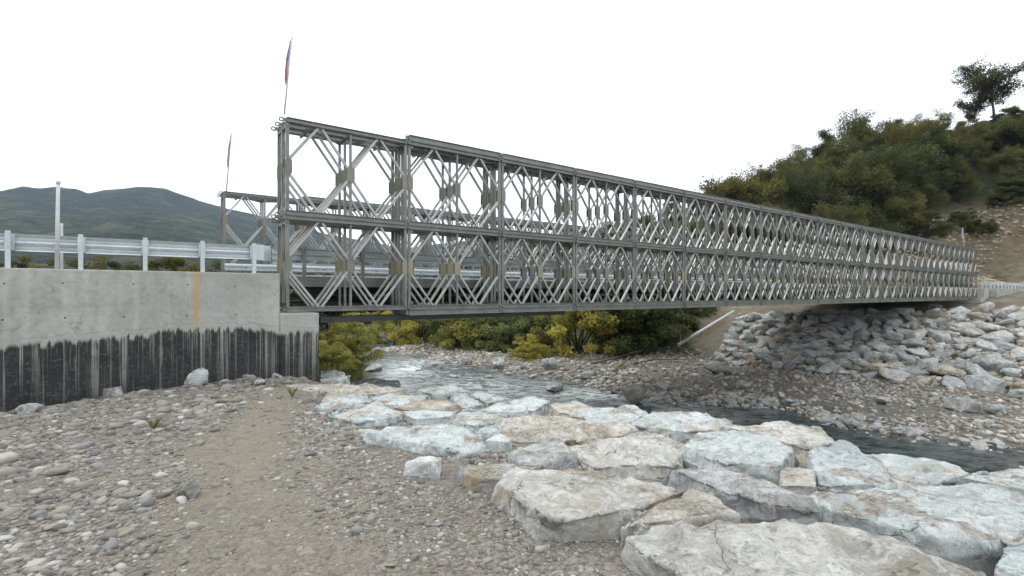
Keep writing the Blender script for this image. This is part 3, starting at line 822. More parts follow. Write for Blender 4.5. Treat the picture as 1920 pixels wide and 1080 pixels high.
# bracing between the three trusses of each side
for y0, y1, ys in ((0.0, 0.84, 0.42), (10.55, 11.39, 10.97)):
    for b in range(NB):
        m = MB()
        zt2 = 2 * ST - 0.03 if b in (0, NB - 1) else 2 * ST - 0.03
        for xx in (0.55, 1.5, 2.45):
            m.bar((b*PL + xx, y0, zt2 - 0.12), (b*PL + xx, y1, zt2 - 0.12), 0.05, 0.06, (0, 0, 1))
        m.bar((b*PL + 0.55, y0, zt2 - 0.12), (b*PL + 1.5, y1, zt2 - 0.12), 0.045, 0.045, (0, 0, 1))
        m.bar((b*PL + 2.45, y0, zt2 - 0.12), (b*PL + 1.5, y1, zt2 - 0.12), 0.045, 0.045, (0, 0, 1))
        m.build('top_bracing', STEEL, bridge)
    for b in range(NB + 1):
        m = MB()
        x = b * PL + (0.055 if b < NB else -0.055) + (0.06 if 0 < b < NB else 0)
        for zo in (0.18, ST - 0.16, ST + 0.16, 2 * ST - 0.16):
            m.bar((x, y0 - 0.05, zo), (x, y1 + 0.05, zo), 0.05, 0.07, (0, 0, 1))
        for k in (0, 1) if b in (0, NB) else ():
            za, zb_ = k * ST + 0.2, (k + 1) * ST - 0.2
            m.bar((x, y0, za), (x, ys, (za + zb_) / 2), 0.026, 0.026)
            m.bar((x, ys, (za + zb_) / 2), (x, y0, zb_), 0.026, 0.026)
            m.bar((x, y1, za), (x, ys, (za + zb_) / 2), 0.026, 0.026)
            m.bar((x, ys, (za + zb_) / 2), (x, y1, zb_), 0.026, 0.026)
        m.build('bracing_frame', STEEL, bridge)
# pin lugs at the open ends
m = MB()
m.tube([(0.045 * math.cos(t), 0, 0.045 * math.sin(t)) for t in np.linspace(0, 2 * math.pi, 13)], 0.017, 5, cap=False)
ME_LUG = m.mesh('pin_lug', [STEEL])
for ty in TY:
    for z in (CH / 2, ST - CH / 2, ST + CH / 2, 2 * ST - CH / 2):
        for xe, sg in ((0.0, -1), (LB, 1)): link('pin_lug', ME_LUG, bridge, loc=(xe + sg * 0.075, ty, z))
for y in (0.42, 0.84):
    m = MB(); m.box(0.9, 9.0, y - 0.09, y + 0.09, -0.30, -0.158); m.build('dark_band_beam', DARKST, bridge)  # plain dark box, stands in for the black band beneath the first bays
# transoms, stringers, deck, plan bracing
DZ = 0.82                      # deck surface above the bottom chord
tr = MB()
h0, h1 = 0.11, 0.62
tr.prof([(-0.10, h0), (0.10, h0), (0.10, h0+.025), (0.008, h0+.025), (0.008, h1-.025), (0.10, h1-.025), (0.10, h1), (-0.10, h1), (-0.10, h1-.025), (-0.008, h1-.025), (-0.008, h0+.025), (-0.10, h0+.025)], 0.95, 10.45, axis=1)
for y in (0.93, 10.47): tr.box(-0.10, 0.10, y - 0.015, y + 0.015, 0.11, 0.95)
ME_TR = tr.mesh('transom', [DARKST])
for b in range(NB + 1):
    link('transom', ME_TR, bridge, loc=(b * PL + (0.22 if b == 0 else -0.22 if b == NB else 0.0), 0, 0))
dk = MB()
dk.box(0.004, PL - 0.004, 1.25, 10.15, DZ - 0.02, DZ)
for y in np.linspace(1.6, 9.8, 12):
    dk.box(0.01, PL - 0.01, y - 0.05, y + 0.05, 0.626, DZ - 0.021)
ME_DECK = dk.mesh('deck_panel', [DARKST])
EDGEST = m_steel('edge_beam_steel', (0.16, 0.175, 0.175), (0.24, 0.255, 0.25), 0.4)
ME_KERB = []
for y, sg in ((1.16, -1), (10.24, 1)):
    kb = MB()
    kb.prof([(y, 0.60), (y + 0.08, 0.60), (y + 0.08, 0.615), (y + 0.012, 0.615), (y + 0.012, DZ + 0.005), (y + 0.08, DZ + 0.005), (y + 0.08, DZ + 0.02), (y, DZ + 0.02)], 0.006, PL - 0.006)
    ME_KERB.append(kb.mesh('deck_edge_beam', [EDGEST]))
pb = MB()
pb.bar((0.1, 1.0, 0.30), (PL - 0.1, 5.7, 0.30), 0.07, 0.07, (0, 0, 1))
pb.bar((0.1, 10.4, 0.30), (PL - 0.1, 5.7, 0.30), 0.07, 0.07, (0, 0, 1))
pb.bar((PL - 0.1, 1.0, 0.38), (0.1, 5.7, 0.38), 0.07, 0.07, (0, 0, 1))
pb.bar((PL - 0.1, 10.4, 0.38), (0.1, 5.7, 0.38), 0.07, 0.07, (0, 0, 1))
ME_PB = pb.mesh('plan_bracing', [STEEL])
for b in range(NB):
    link('deck_panel', ME_DECK, bridge, loc=(b * PL, 0, 0))
    for d in ME_KERB: link('deck_edge_beam', d, bridge, loc=(b * PL, 0, 0))
    link('plan_bracing', ME_PB, bridge, loc=(b * PL, 0, 0))
# corrugated guard rail profile (y outward, z up), thin sheet
def wbeam(sg=1, th=0.006, depth=0.083, hgt=0.31):
    pts = []
    zs = [0, .02, .055, .095, .13, .155, .18, .215, .255, .29, .31]
    ys = [0.0, .012, .075, .075, .018, .0, .018, .075, .075, .012, 0.0]
    o = [(sg * y, z) for y, z in zip(ys, zs)]
    i = [(sg * (y - th * 1.6), z) for y, z in zip(ys, zs)]
    return o + i[::-1]
def rail_mesh(name, L, sg):
    m = MB(); m.prof(wbeam(sg), 0, L); return m.mesh(name, [GALV])
for side, y, sg in ((0, 1.34, 1), (1, 10.06, -1)):
    g = empty('guard_rail'); g.parent = bridge; g.location = (0, 0, 0)
    rme = rail_mesh('rail_beam', PL - 0.01, sg)
    pm = MB(); pm.box(-0.04, 0.04, y - sg * 0.10, y - sg * 0.02, DZ + 0.02, DZ + 0.82)
    pm.box(-0.035, 0.035, y - sg * 0.02, y + sg * 0.015, DZ + 0.50, DZ + 0.74)
    pme = pm.mesh('post', [STEEL])
    tm = MB(); tm.bar((0, y - sg*0.05, DZ + 0.36), (PL - 0.008, y - sg*0.05, DZ + 0.36), 0.06, 0.05); tme = tm.mesh('lower_rail', [GALV])
    for b in range(NB):
        link('rail_beam', rme, g, loc=(b * PL, y, DZ + 0.47))
        link('post', pme, g, loc=(b * PL + 0.75, 0, 0)); link('post', pme, g, loc=(b * PL + 2.3, 0, 0))
        link('lower_rail', tme, g, loc=(b * PL, 0, 0))

# ------------------------------------------------------------------ guard rails on the approaches
def guardrail(label, s0, s1, spacing, t, ztop, zbase, sg, endplate=None):
    g = empty('guard_rail', (BX, BY, 0), TH)
    tag(g, label, 'guard rail')
    n = int(round((s1 - s0) / spacing))
    pm = MB()
    for yy in (-0.05,): pm.prof([(-.036, yy), (.036, yy), (.036, yy+.010), (-.026, yy+.010), (-.026, yy+.11), (-.036, yy+.11)], zbase, ztop + 0.03, axis=2)
    pme = pm.mesh('post', [GALV])
    bmh = MB(); bmh.box(-0.06, 0.06, 0.062, 0.19, ztop - 0.30, ztop - 0.02); bme = bmh.mesh('blockout', [GALV])
    bo = MB(); bo.tube([(0, 0.20, ztop - 0.16), (0, 0.02, ztop - 0.16)], 0.014, 6); bome = bo.mesh('bolt', [STEEL])
    for k in range(n + 1):
        p = link('post', pme, g, loc=(s0 + k * spacing, t, 0))
        link('blockout', bme, p); link('bolt', bome, p)
    seg = 4
    k = 0
    while k < n:
        L = min(seg, n - k) * spacing
        link('rail_beam', rail_mesh('rail_beam', L + (0.02 if k + seg < n else 0.25) - 0.02, 1), g, loc=(s0 + k * spacing + 0.005 - (0.0), t + 0.20 + (0.004 if (k // seg) % 2 else 0), ztop - 0.31))
        k += seg
    if endplate is not None:
        m = MB()
        for i in range(6):
            a0, a1 = R(i * 22), R((i + 1) * 22)
            r = 0.10
            m.add([(endplate + r*2*math.sin(a0)*0.9, t + 0.20 + 0.07 - r * (1 - math.cos(a0)), ztop - 0.33), (endplate + r*2*math.sin(a1)*0.9, t + 0.27 - r * (1 - math.cos(a1)), ztop - 0.33),
                   (endplate + r*2*math.sin(a1)*0.9, t + 0.27 - r * (1 - math.cos(a1)), ztop + 0.015), (endplate + r*2*math.sin(a0)*0.9, t + 0.27 - r * (1 - math.cos(a0)), ztop + 0.015)], [(0, 1, 2, 3)])
        m.box(endplate - 0.16, endplate + 0.0, t + 0.02, t + 0.03, ztop - 0.33, ztop + 0.015)
        o = m.build('end_shoe', GALV, g)
        sm = o.modifiers.new('thick', 'SOLIDIFY'); sm.thickness = 0.006
    return g
s_l = s_of(480)
guardrail('bright galvanised guard rail along the top of the concrete wing wall', s_l - 14 * 0.975, s_l, 0.975, -0.12, WTOP + 0.63, WTOP, 1, s_l + 0.20)
guardrail('shiny guard rail on the wall beyond the far end of the bridge', LB + 0.9, LB + 30, 1.6, -0.25, 0.47 + 0.68, 0.47, 1)

# ------------------------------------------------------------------ flag poles
def flagpole(label, base, top, rad, flag=None, mat=WHITEPOLE, fl=0.75):
    root = empty('flag_pole', base)
    tag(root, label, 'flag pole')
    b, t = Vector((0, 0, 0)), Vector(top) - Vector(base)
    m = MB(); m.tube([b, b.lerp(t, 0.5), t], [rad, rad * 0.9, rad * 0.75], 8); m.build('pole', mat, root, True)
    m = MB(); m.tube([t - Vector((0, 0, 0.01)), t + Vector((0, 0, rad)), t + Vector((0, 0, rad * 2))], [rad * 0.75, rad * 1.2, rad * 0.4], 8); m.build('finial', mat, root, True)
    if flag:
        # limp cloth gathered along the pole, with folds
        n, w = 22, 7
        v, f, mi = [], [], []
        rr_ = random.Random(len(label))
        for i in range(n + 1):
            u_ = i / n
            c = t.lerp(b, 0.02 + u_ * flag)
            for j in range(w + 1):
                q_ = j / w
                wid = (0.045 + 0.075 * u_ ** 0.6) * fl * (1 - 0.75 * max(0, u_ - 0.86) / 0.14 * (1 - q_ * 0.5))
                fx = -q_ * wid + 0.014 * math.sin(q_ * 9 + u_ * 7)
                fy = 0.035 * math.sin(q_ * 8 + u_ * 5) * (0.4 + u_)
                fz = -0.20 * q_ * fl * u_
                v.append((c.x + fx, c.y + fy, c.z + fz))
        for i in range(n):
            for j in range(w):
                f.append((i*(w+1)+j, i*(w+1)+j+1, (i+1)*(w+1)+j+1, (i+1)*(w+1)+j))
                mi.append(0 if i < n * 0.42 else (1 if j < 2 and i < n * 0.75 else 2))
        me = bpy.data.meshes.new('flag'); me.from_pydata(v, [], f)
        for mm in (FLAGB, FLAGW, FLAGR): me.materials.append(mm)
        me.polygons.foreach_set('material_index', mi)
        me.polygons.foreach_set('use_smooth', [True] * len(f))
        o = link('flag', me, root)
        sm = o.modifiers.new('thick', 'SOLIDIFY'); sm.thickness = 0.004
        o['label'] = 'limp blue white and red flag hanging along the pole'
    return root
def onray(px, py, Y): return ((px - 960) / FPX * Y, Y, (HOR - py) / FPX * Y)
flagpole('tilted flag pole with limp flag on the near corner of the bridge', onray(533, 214, 11.85), onray(547, 73, 11.95), 0.020, 0.52, WHITEPOLE, 0.85)
flagpole('thin flag pole with furled flag on the far truss at the left', onray(424, 362, 20.6), onray(434, 252, 20.7), 0.022, 0.50, STEELB, 0.8)
flagpole('small flag pole with red and white flag at the far end of the bridge', onray(1808, 462, 46.6), onray(1805, 428, 46.6), 0.025, 0.40, WHITEPOLE, 1.5)
x_, y_ = W(s_of(105), -0.22)
flagpole('bare white pole standing behind the guard rail on the wing wall', (x_, y_, WTOP), onray(109, 345, y_), 0.035)
x_, y_ = W(s_of(145) - 0.3, 0.6)
m = MB(); m.tube([(0, 0, 0), (0, 0, 1.0)], 0.022, 8); m.tube([(0, 0, 1.0), (0, 0, 1.03)], [0.03, 0.02], 8)
o = m.build('marker_post', WHITEPOLE); o.location = (x_, y_, 0.33); tag(o, 'thin grey post between guard rail posts beside the bare white pole', 'post')

# ------------------------------------------------------------------ rocks
tex_a = bpy.data.textures.new('rock_big', 'CLOUDS'); tex_a.noise_scale = 0.75; tex_a.noise_depth = 2; tex_a.noise_type = 'HARD_NOISE'
tex_b = bpy.data.textures.new('rock_small', 'VORONOI'); tex_b.noise_scale = 0.42; tex_b.weight_1 = -1.0; tex_b.weight_2 = 1.0; tex_b.noise_intensity = 1.4
tex_c = bpy.data.textures.new('rock_fine', 'MUSGRAVE'); tex_c.musgrave_type = 'RIDGED_MULTIFRACTAL'; tex_c.noise_scale = 0.22; tex_c.octaves = 5; tex_c.noise_intensity = 0.6
def rock_mesh(points, vox, da, db, dc, mat, tscale=1.0, smooth=3, seed=0):
    """hull of points, rounded and roughened"""
    bm = bmesh.new()
    for p in points: bm.verts.new(p)
    r = bmesh.ops.convex_hull(bm, input=bm.verts)
    bmesh.ops.delete(bm, geom=[g for g in r['geom_interior'] if isinstance(g, bmesh.types.BMVert)], context='VERTS')
    bmesh.ops.recalc_face_normals(bm, faces=bm.faces)
    me = bpy.data.meshes.new('tmp'); bm.to_mesh(me); bm.free()
    o = bpy.data.objects.new('tmp', me); col.objects.link(o)
    o.location = (seed * 3.7 % 50, seed * 1.3 % 40, 0)
    rm = o.modifiers.new('r', 'REMESH'); rm.mode = 'VOXEL'; rm.voxel_size = vox; rm.use_smooth_shade = True
    if smooth:
        sm = o.modifiers.new('s', 'SMOOTH'); sm.iterations = smooth; sm.factor = 0.5
    for tx, dd in ((tex_a, da), (tex_b, db), (tex_c, dc)):
        if dd:
            d = o.modifiers.new('d', 'DISPLACE'); d.texture = tx; d.strength = dd; d.mid_level = 0.5; d.texture_coords = 'GLOBAL'
    dg = bpy.context.evaluated_depsgraph_get()
    nm = bpy.data.meshes.new_from_object(o.evaluated_get(dg))
    bpy.data.objects.remove(o); bpy.data.meshes.remove(me)
    nm.materials.clear(); nm.materials.append(mat)
    nm.polygons.foreach_set('use_smooth', [True] * len(nm.polygons))
    return nm

WHT, CRM, BLU, GRY, TAN, DRK = (0.63, 0.70, 0.69), (0.64, 0.60, 0.52), (0.53, 0.61, 0.625), (0.34, 0.35, 0.345), (0.50, 0.425, 0.315), (0.17, 0.17, 0.165)
# (label, tint, outline of the upper face in the photograph, level of that face, tilt towards the viewer, thickness)
BOULDERS = [
 ('huge cream slab with rough dusty top in the bottom right foreground', CRM, [(1181,998),(1215,976),(1378,963),(1467,968),(1548,985),(1677,1002),(1783,1036),(1870,1078),(1850,1140),(1500,1170),(1345,1085),(1240,1045)], -1.46, 0.0, 0.5),
 ('wide bluish white slab with brown patches on top at the right edge', WHT, [(1523,921),(1561,908),(1655,906),(1792,897),(1869,899),(1945,935),(1945,985),(1886,993),(1766,1002),(1668,972),(1570,946)], -1.45, 0.0, 0.55),
 ('cream slab with dusty top and tan front face beside the gravel path', CRM, [(942,901),(982,879),(1035,871),(1088,872),(1158,890),(1262,905),(1274,916),(1190,936),(1088,948),(1060,958),(1017,953),(972,929)], -1.45, 0.0, 0.5),
 ('tilted brown ridge of rock between the two big cream slabs', TAN, [(1177,976),(1202,959),(1292,914),(1339,925),(1378,963),(1300,966),(1215,975)], -1.48, 0.0, 0.4),
 ('dark grey jagged slab with rusty front in the middle of the foreground', GRY, [(1260,884),(1296,874),(1339,878),(1425,895),(1510,921),(1556,946),(1500,940),(1420,928),(1345,907)], -1.50, 0.0, 0.5),
 ('small rounded cream block wedged between white boulders', CRM, [(1463,885),(1472,876),(1500,872),(1523,884),(1527,903),(1500,906),(1468,902)], -1.52, 0.0, 0.4),
 ('big white block with a dark broken front face', WHT, [(1284,832),(1305,808),(1370,803),(1440,810),(1472,843),(1456,866),(1340,856)], -1.55, 0.0, 0.6),
 ('square cream block with flat top left of the big white block', CRM, [(1072,832),(1102,820),(1200,809),(1254,808),(1277,823),(1268,858),(1180,863),(1110,868),(1085,850)], -1.58, 0.0, 0.6),
 ('pale boulder with grey shaded front at the edge of the water', WHT, [(1178,793),(1228,771),(1310,769),(1368,790),(1340,802),(1265,798)], -1.78, 0.0, 0.7),
 ('cream boulder with ochre right end overlooking the dark water', CRM, [(1356,800),(1454,797),(1476,790),(1535,797),(1566,826),(1520,835),(1470,822)], -1.72, 0.0, 0.7),
 ('large bluish white boulder right of the small rounded block', BLU, [(1518,850),(1527,833),(1583,829),(1634,848),(1672,882),(1663,900),(1590,900),(1531,904)], -1.58, 0.0, 0.6),
 ('long pale boulder sloping to the water at the right', WHT, [(1636,850),(1698,850),(1783,870),(1808,890),(1740,902),(1675,902)], -1.62, 0.0, 0.7),
 ('white boulder cut by the right edge of the picture by the water', WHT, [(1800,892),(1860,880),(1925,876),(1990,895),(1935,912),(1860,902)], -1.62, 0.0, 0.7),
 ('white boulder in the bottom right corner', BLU, [(1868,1058),(1882,1020),(1930,1008),(1995,1030),(1995,1100),(1885,1100)], -1.50, 0.0, 0.5),
 ('small dark stone in the gap beside the rounded cream block', DRK, [(1490,848),(1506,841),(1522,846),(1520,868),(1500,872)], -1.66, 0.0, 0.4),
 ('pale boulder above the rapids with grey right flank', WHT, [(1085,772),(1130,765),(1192,757),(1212,770),(1175,792),(1110,787)], -1.85, 0.0, 0.7),
 ('small cream rock beside the dark crack in the stone bank', CRM, [(1130,792),(1165,786),(1192,804),(1155,812),(1124,805)], -1.75, 0.0, 0.5),
 ('broad tan slab in the middle of the stone bank', TAN, [(914,786),(954,777),(1035,775),(1088,781),(1135,803),(1132,812),(1053,820),(975,824),(940,808)], -1.75, 0.0, 0.5),
 ('long white slab at the gravel edge of the stone bank', WHT, [(687,804),(771,785),(850,788),(895,809),(908,830),(852,841),(806,822),(708,811)], -1.77, 0.0, 0.45),
 ('white wedge of rock behind the long white slab', WHT, [(841,781),(877,769),(951,774),(930,786),(894,797)], -1.82, 0.0, 0.5),
 ('bright white rock with grey underside left of the stone bank', WHT, [(620,776),(666,755),(711,752),(752,772),(729,782),(666,786)], -1.88, 0.0, 0.4),
 ('pale rounded rock at the upper left of the stone bank', BLU, [(592,757),(616,739),(666,735),(694,747),(634,763)], -1.92, 0.0, 0.4),
 ('flat white rock on the river side of the stone bank', WHT, [(697,743),(729,735),(799,740),(757,752),(715,755)], -1.97, 0.0, 0.5),
 ('tan flat rock in the upper part of the stone bank', TAN, [(743,762),(778,750),(834,744),(857,758),(789,768)], -1.92, 0.0, 0.5),
 ('pale green flat rock below the tan flat rock', BLU, [(757,772),(800,767),(850,769),(838,780),(780,781)], -1.88, 0.0, 0.5),
 ('white rock on the brink above the river near the abutment', WHT, [(785,726),(849,721),(877,731),(813,738)], -2.05, 0.0, 0.6),
 ('narrow white rock leaning towards the river', WHT, [(841,741),(863,735),(903,754),(866,761)], -1.98, 0.0, 0.6),
 ('smooth bluish rock right on the brink of the rapids', BLU, [(884,737),(898,730),(953,745),(912,752)], -2.02, 0.0, 0.7),
 ('white broken rock above the broad tan slab', WHT, [(905,765),(933,755),(982,757),(984,769),(930,772)], -1.88, 0.0, 0.6),
 ('low white rock splashed by the rapids', WHT, [(954,751),(1003,741),(1028,748),(1000,763),(965,761)], -1.97, 0.0, 0.7),
 ('cream flat rock beside the rapids', CRM, [(1031,757),(1081,754),(1128,767),(1081,774),(1049,771)], -1.92, 0.0, 0.7),
 ('small white cube of rock wedged under the broad tan slab', WHT, [(914,822),(933,811),(958,820),(950,829)], -1.76, 0.0, 0.4),
 ('small pale rock between the long white slab and the tan slab', BLU, [(901,803),(929,793),(938,806),(908,816)], -1.78, 0.0, 0.4),
 ('blue grey slab lying left of the square cream block', GRY, [(954,845),(1003,824),(1046,817),(1075,838),(1074,858),(982,869)], -1.62, 0.0, 0.4),
 ('dark blue grey rock at the gravel edge above the cream slab', GRY, [(872,873),(947,865),(1012,869),(940,893),(892,888)], -1.60, 0.0, 0.4),
 ('flat tan rock at the foot of the abutment corner', TAN, [(540,722),(600,713),(700,714),(757,726),(720,733),(600,736)], -1.98, 0.0, 0.4),
 ('dark flat rock at the water beside the grassy bank', GRY, [(655,714),(690,708),(745,711),(745,718),(672,720)], -2.6, 0.0, 0.8),
 ('pale slab leaning at the corner of the abutment', BLU, [(600,694),(622,692),(655,704),(640,712),(600,710)], -1.98, 0.0, 0.5),
]
bi = 0
for lab, tint, poly, z, tilt, thick in BOULDERS:
    rg = random.Random(bi * 13 + 5)
    mpx, mpy = sum(q_[0] for q_ in poly) / len(poly), sum(q_[1] for q_ in poly) / len(poly)
    if z > -2.2:
        for _ in range(4):          # every stone lies proud of the ground it rests on
            cx_, cy_, _z = P(mpx, mpy, z)
            z = max(z, float(hf(np.array([cx_]), np.array([cy_]))[0]) + 0.13)
    pts = [Vector(P(px, py, z + rg.uniform(-0.02, 0.02))) for px, py in poly]
    c = sum(pts, Vector()) / len(pts)
    size = max((p - c).length for p in pts)
    al = []
    for p in pts:
        d = (p - c) * (1.0 + 0.062 / max(0.3, (p - c).length))
        al.append((d.x, d.y, rg.uniform(-0.05, 0.015) * min(1, size)))
        k = rg.uniform(1.02, 1.12)
        al.append((d.x * k, d.y * k, -thick * rg.uniform(0.18, 0.45)))
        k = rg.uniform(0.95, 1.12)
        al.append((d.x * k, d.y * k, -thick))
        if rg.random() < 0.5:
            k = rg.uniform(0.80, 0.95); al.append((d.x * k, d.y * k, rg.uniform(0.0, 0.05) * min(1, size)))
    al.append((0, 0, 0.05 * min(1, size)))
    al.append((rg.uniform(-.3, .3) * size, rg.uniform(-.3, .3) * size, 0.06 * min(1, size)))
    vox = max(0.013, min(0.034, size / 42))
    s_ = min(1.0, size / 0.9)
    me = rock_mesh(al, vox, 0.13 * s_, 0.06 * s_, 0.035 * s_, BOULDER, 1, 1, bi)
    o = link('boulder', me)
    o.location = c
    kf = rg.uniform(0.92, 1.08); o.color = (*[min(1, t * kf) for t in tint], 1)
    tag(o, lab, 'boulder', 'armour stones of the near river bank')
    bi += 1

SCREE = m_plain('tan_scree', (0.42, 0.365, 0.26), 0.95, 0, 0.35)
# base shapes for loose stones
def stone_protos(n, kind, mat, vox=0.16, seed=1):
    out = []
    rg = random.Random(seed)
    for i in range(n):
        if kind == 'cobble':
            bm = bmesh.new()
            bmesh.ops.create_icosphere(bm, subdivisions=2, radius=1.0)
            ax = [rg.uniform(0.75, 1.25), rg.uniform(0.6, 0.95), rg.uniform(0.35, 0.62)]
            ph = [rg.uniform(0, 6) for _ in range(6)]
            planes = [(Vector((rg.gauss(0, 1), rg.gauss(0, 1), rg.gauss(0, 1))).normalized(), rg.uniform(0.55, 0.85)) for _ in range(9)]
            for v in bm.verts:
                p = v.co.copy()
                for nn, dd in planes:
                    ex = p.dot(nn) - dd
                    if ex > 0: p -= nn * ex * 0.95
                p *= 1 + 0.08 * math.sin(3 * p.x + ph[0]) * math.sin(3 * p.y + ph[1])
                v.co = Vector((p.x * ax[0], p.y * ax[1], p.z * ax[2]))
            me = bpy.data.meshes.new('cobble'); bm.to_mesh(me); bm.free()
            me.materials.append(mat)
            me.polygons.foreach_set('use_smooth', [True] * len(me.polygons))
        else:
            pts = []
            ax = (rg.uniform(0.85, 1.25), rg.uniform(0.6, 0.9), rg.uniform(0.5, 0.75))
            for _ in range(15):
                d = Vector((rg.gauss(0, 1), rg.gauss(0, 1), rg.gauss(0, 1))).normalized()
                mx_ = max(abs(d.x), abs(d.y), abs(d.z))
                d = d * (0.55 / mx_ + 0.45) * rg.uniform(0.8, 1.0)
                pts.append((d.x * ax[0], d.y * ax[1], d.z * ax[2]))
            me = rock_mesh(pts, vox, 0.16, 0.06, 0.04, mat, 1, 1, seed * 7 + i)
        out.append(me)
    return out
COB = stone_protos(12, 'cobble', PEBO, seed=3)
BLK = stone_protos(14, 'block', RIPRAP, 0.10, seed=9)

# notable loose stones on the near bar
def loose(name, label, px, py, z, wpx, tint, proto, flat=1.0, rot=0.0, cat='stone', mat=None, tiltx=0.0):
    x, y, _ = P(px, py, z)
    r = wpx / FPX * y / 2
    o = link(name, proto)
    o.location = (x, y, float(hf(np.array([x]), np.array([y]))[0]) + r * 0.25 * flat)
    o.scale = (r, r, r * flat)
    o.rotation_euler = (tiltx, 0, rot)
    o.color = (*tint, 1)
    if proto in BLK:
        o.material_slots[0].link = 'OBJECT'; o.material_slots[0].material = BOULDER
    tag(o, label, cat)
    return o
loose('stone', 'bright white angular stone lying alone on the gravel', 790, 897, -1.70, 88, (0.80, 0.84, 0.83), BLK[6], 0.85, 0.4)
loose('stone', 'square grey brown stone standing in the gravel at the left', 348, 938, -1.70, 54, (0.36, 0.33, 0.27), BLK[4], 1.5, 0.2)
loose('stone', 'triangular pale stone leaning against the black wall', 370, 728, -1.88, 60, (0.72, 0.77, 0.76), BLK[2], 1.5, 0.9)
loose('stone', 'brownish rounded stone at the foot of the black wall left of the pale one', 212, 752, -1.95, 46, (0.20, 0.185, 0.165), BLK[5], 1.2, 0.3)
loose('stone', 'wide flat grey stone at the foot of the black wall at far left', 40, 784, -2.02, 78, (0.30, 0.31, 0.30), BLK[6], 0.55, 0.1)
loose('stone', 'grey brown stone in the pile at the end of the black wall', 468, 722, -1.9, 40, (0.19, 0.18, 0.165), BLK[7], 1.0, 0.5)
loose('stone', 'rounded grey stone in front of the pile by the wall', 487, 729, -1.9, 38, (0.22, 0.21, 0.20), BLK[1], 0.9, 1.9)
loose('stone', 'pale small stone left of the pile by the wall', 422, 727, -1.9, 22, (0.40, 0.41, 0.40), BLK[3], 1.0, 1.2)
loose('stone', 'greyish stone on top of the pile by the wall', 520, 716, -1.93, 34, (0.27, 0.26, 0.245), BLK[8], 1.0, 2.5)
loose('stone', 'round cream stone cut by the left edge of the picture', 8, 884, -1.88, 50, (0.42, 0.40, 0.34), COB[0], 1.2, 0.2)
loose('stone', 'second cream stone at the left edge just below the first', 6, 912, -1.86, 52, (0.42, 0.40, 0.34), COB[3], 1.1, 0.1)
loose('stone', 'pale greenish stone near the left edge of the gravel', 108, 904, -1.82, 42, (0.42, 0.44, 0.41), COB[5], 1.1, 0.6)
loose('stone', 'blue grey flat stone on the gravel beside the square stone', 252, 948, -1.75, 38, (0.2, 0.25, 0.28), COB[6], 0.8, 0.3)

def inside(x, y, poly):
    c = np.zeros(len(x), bool)
    j = len(poly) - 1
    for i in range(len(poly)):
        xi, yi = poly[i]; xj, yj = poly[j]
        t = ((yi > y) != (yj > y)) & (x < (xj - xi) * (y - yi) / (yj - yi + 1e-12) + xi)
        c ^= t; j = i
    return c
# near cobbles: the larger ones singly, the rest as one gravel mass
WL = [W(s, WALLT - 0.05) for s in (-17, 0.72)]
BAR = [(-17, 2.0)] + [WL[0], WL[1]] + [tuple(p) for p in EDGE] + [(1.6, 1.2), (-4, 1.2)]
N = 330000
x = rng.uniform(-16, 3.2, N); y = rng.uniform(1.4, 13, N)
k = inside(x, y, BAR)
d_e, _ = pdist(x, y, EDGE)
k |= (d_e < 0.35) & (y > 1.5)
s_w, t_w = bridge_st(x, y)
k &= ~((t_w > WALLT - 0.03) & (s_w < 0.75))
x, y = x[k], y[k]
dpth, _ = pdist(x, y, PATH)
dens = 0.15 + 0.85 * sstep(0.2, 0.85, dpth + 0.5 * (fbm(x * 1.3, y * 1.3, 3, 40) - 0.5))
dens *= 0.22 + 0.85 * sstep(0.38, 0.62, fbm(x * 0.8, y * 0.8, 4, 44))
keep = rng.random(len(x)) < dens * np.clip(1.1 - y / 40, 0.3, 1)
x, y = x[keep], y[keep]
dpth = dpth[keep]
size = 0.0065 + 0.021 * rng.random(len(x)) ** 3.4 + (rng.random(len(x)) < 0.012 + 0.02 * sstep(-1, -3, x)) * rng.uniform(0.012, 0.06, len(x))
left = sstep(-0.5, -2.5, x)
size *= 0.8 + 0.45 * left
size *= 0.55 + 0.45 * sstep(0.1, 0.8, dpth)
size *= 1 + 0.05 * y
size = np.minimum(size, 0.0125 * np.hypot(x, y) * (0.75 + 0.5 * rng.random(len(x))))
vis = size / np.hypot(x, y)
inview = (np.abs(x / y) < 1.02)
order = np.argsort(-(vis * inview))
gz_ = hf(x, y)
top = order[:300]
for i in top:
    o = link('cobble', COB[rng.integers(len(COB))], ground)
    s = size[i] * 1.1
    o.location = (x[i], y[i], gz_[i] + s * 0.06)
    o.scale = (s, s, s * rng.uniform(0.75, 1.1))
    o.rotation_euler = (rng.normal(0, 0.18), rng.normal(0, 0.18), rng.uniform(0, 6.28))

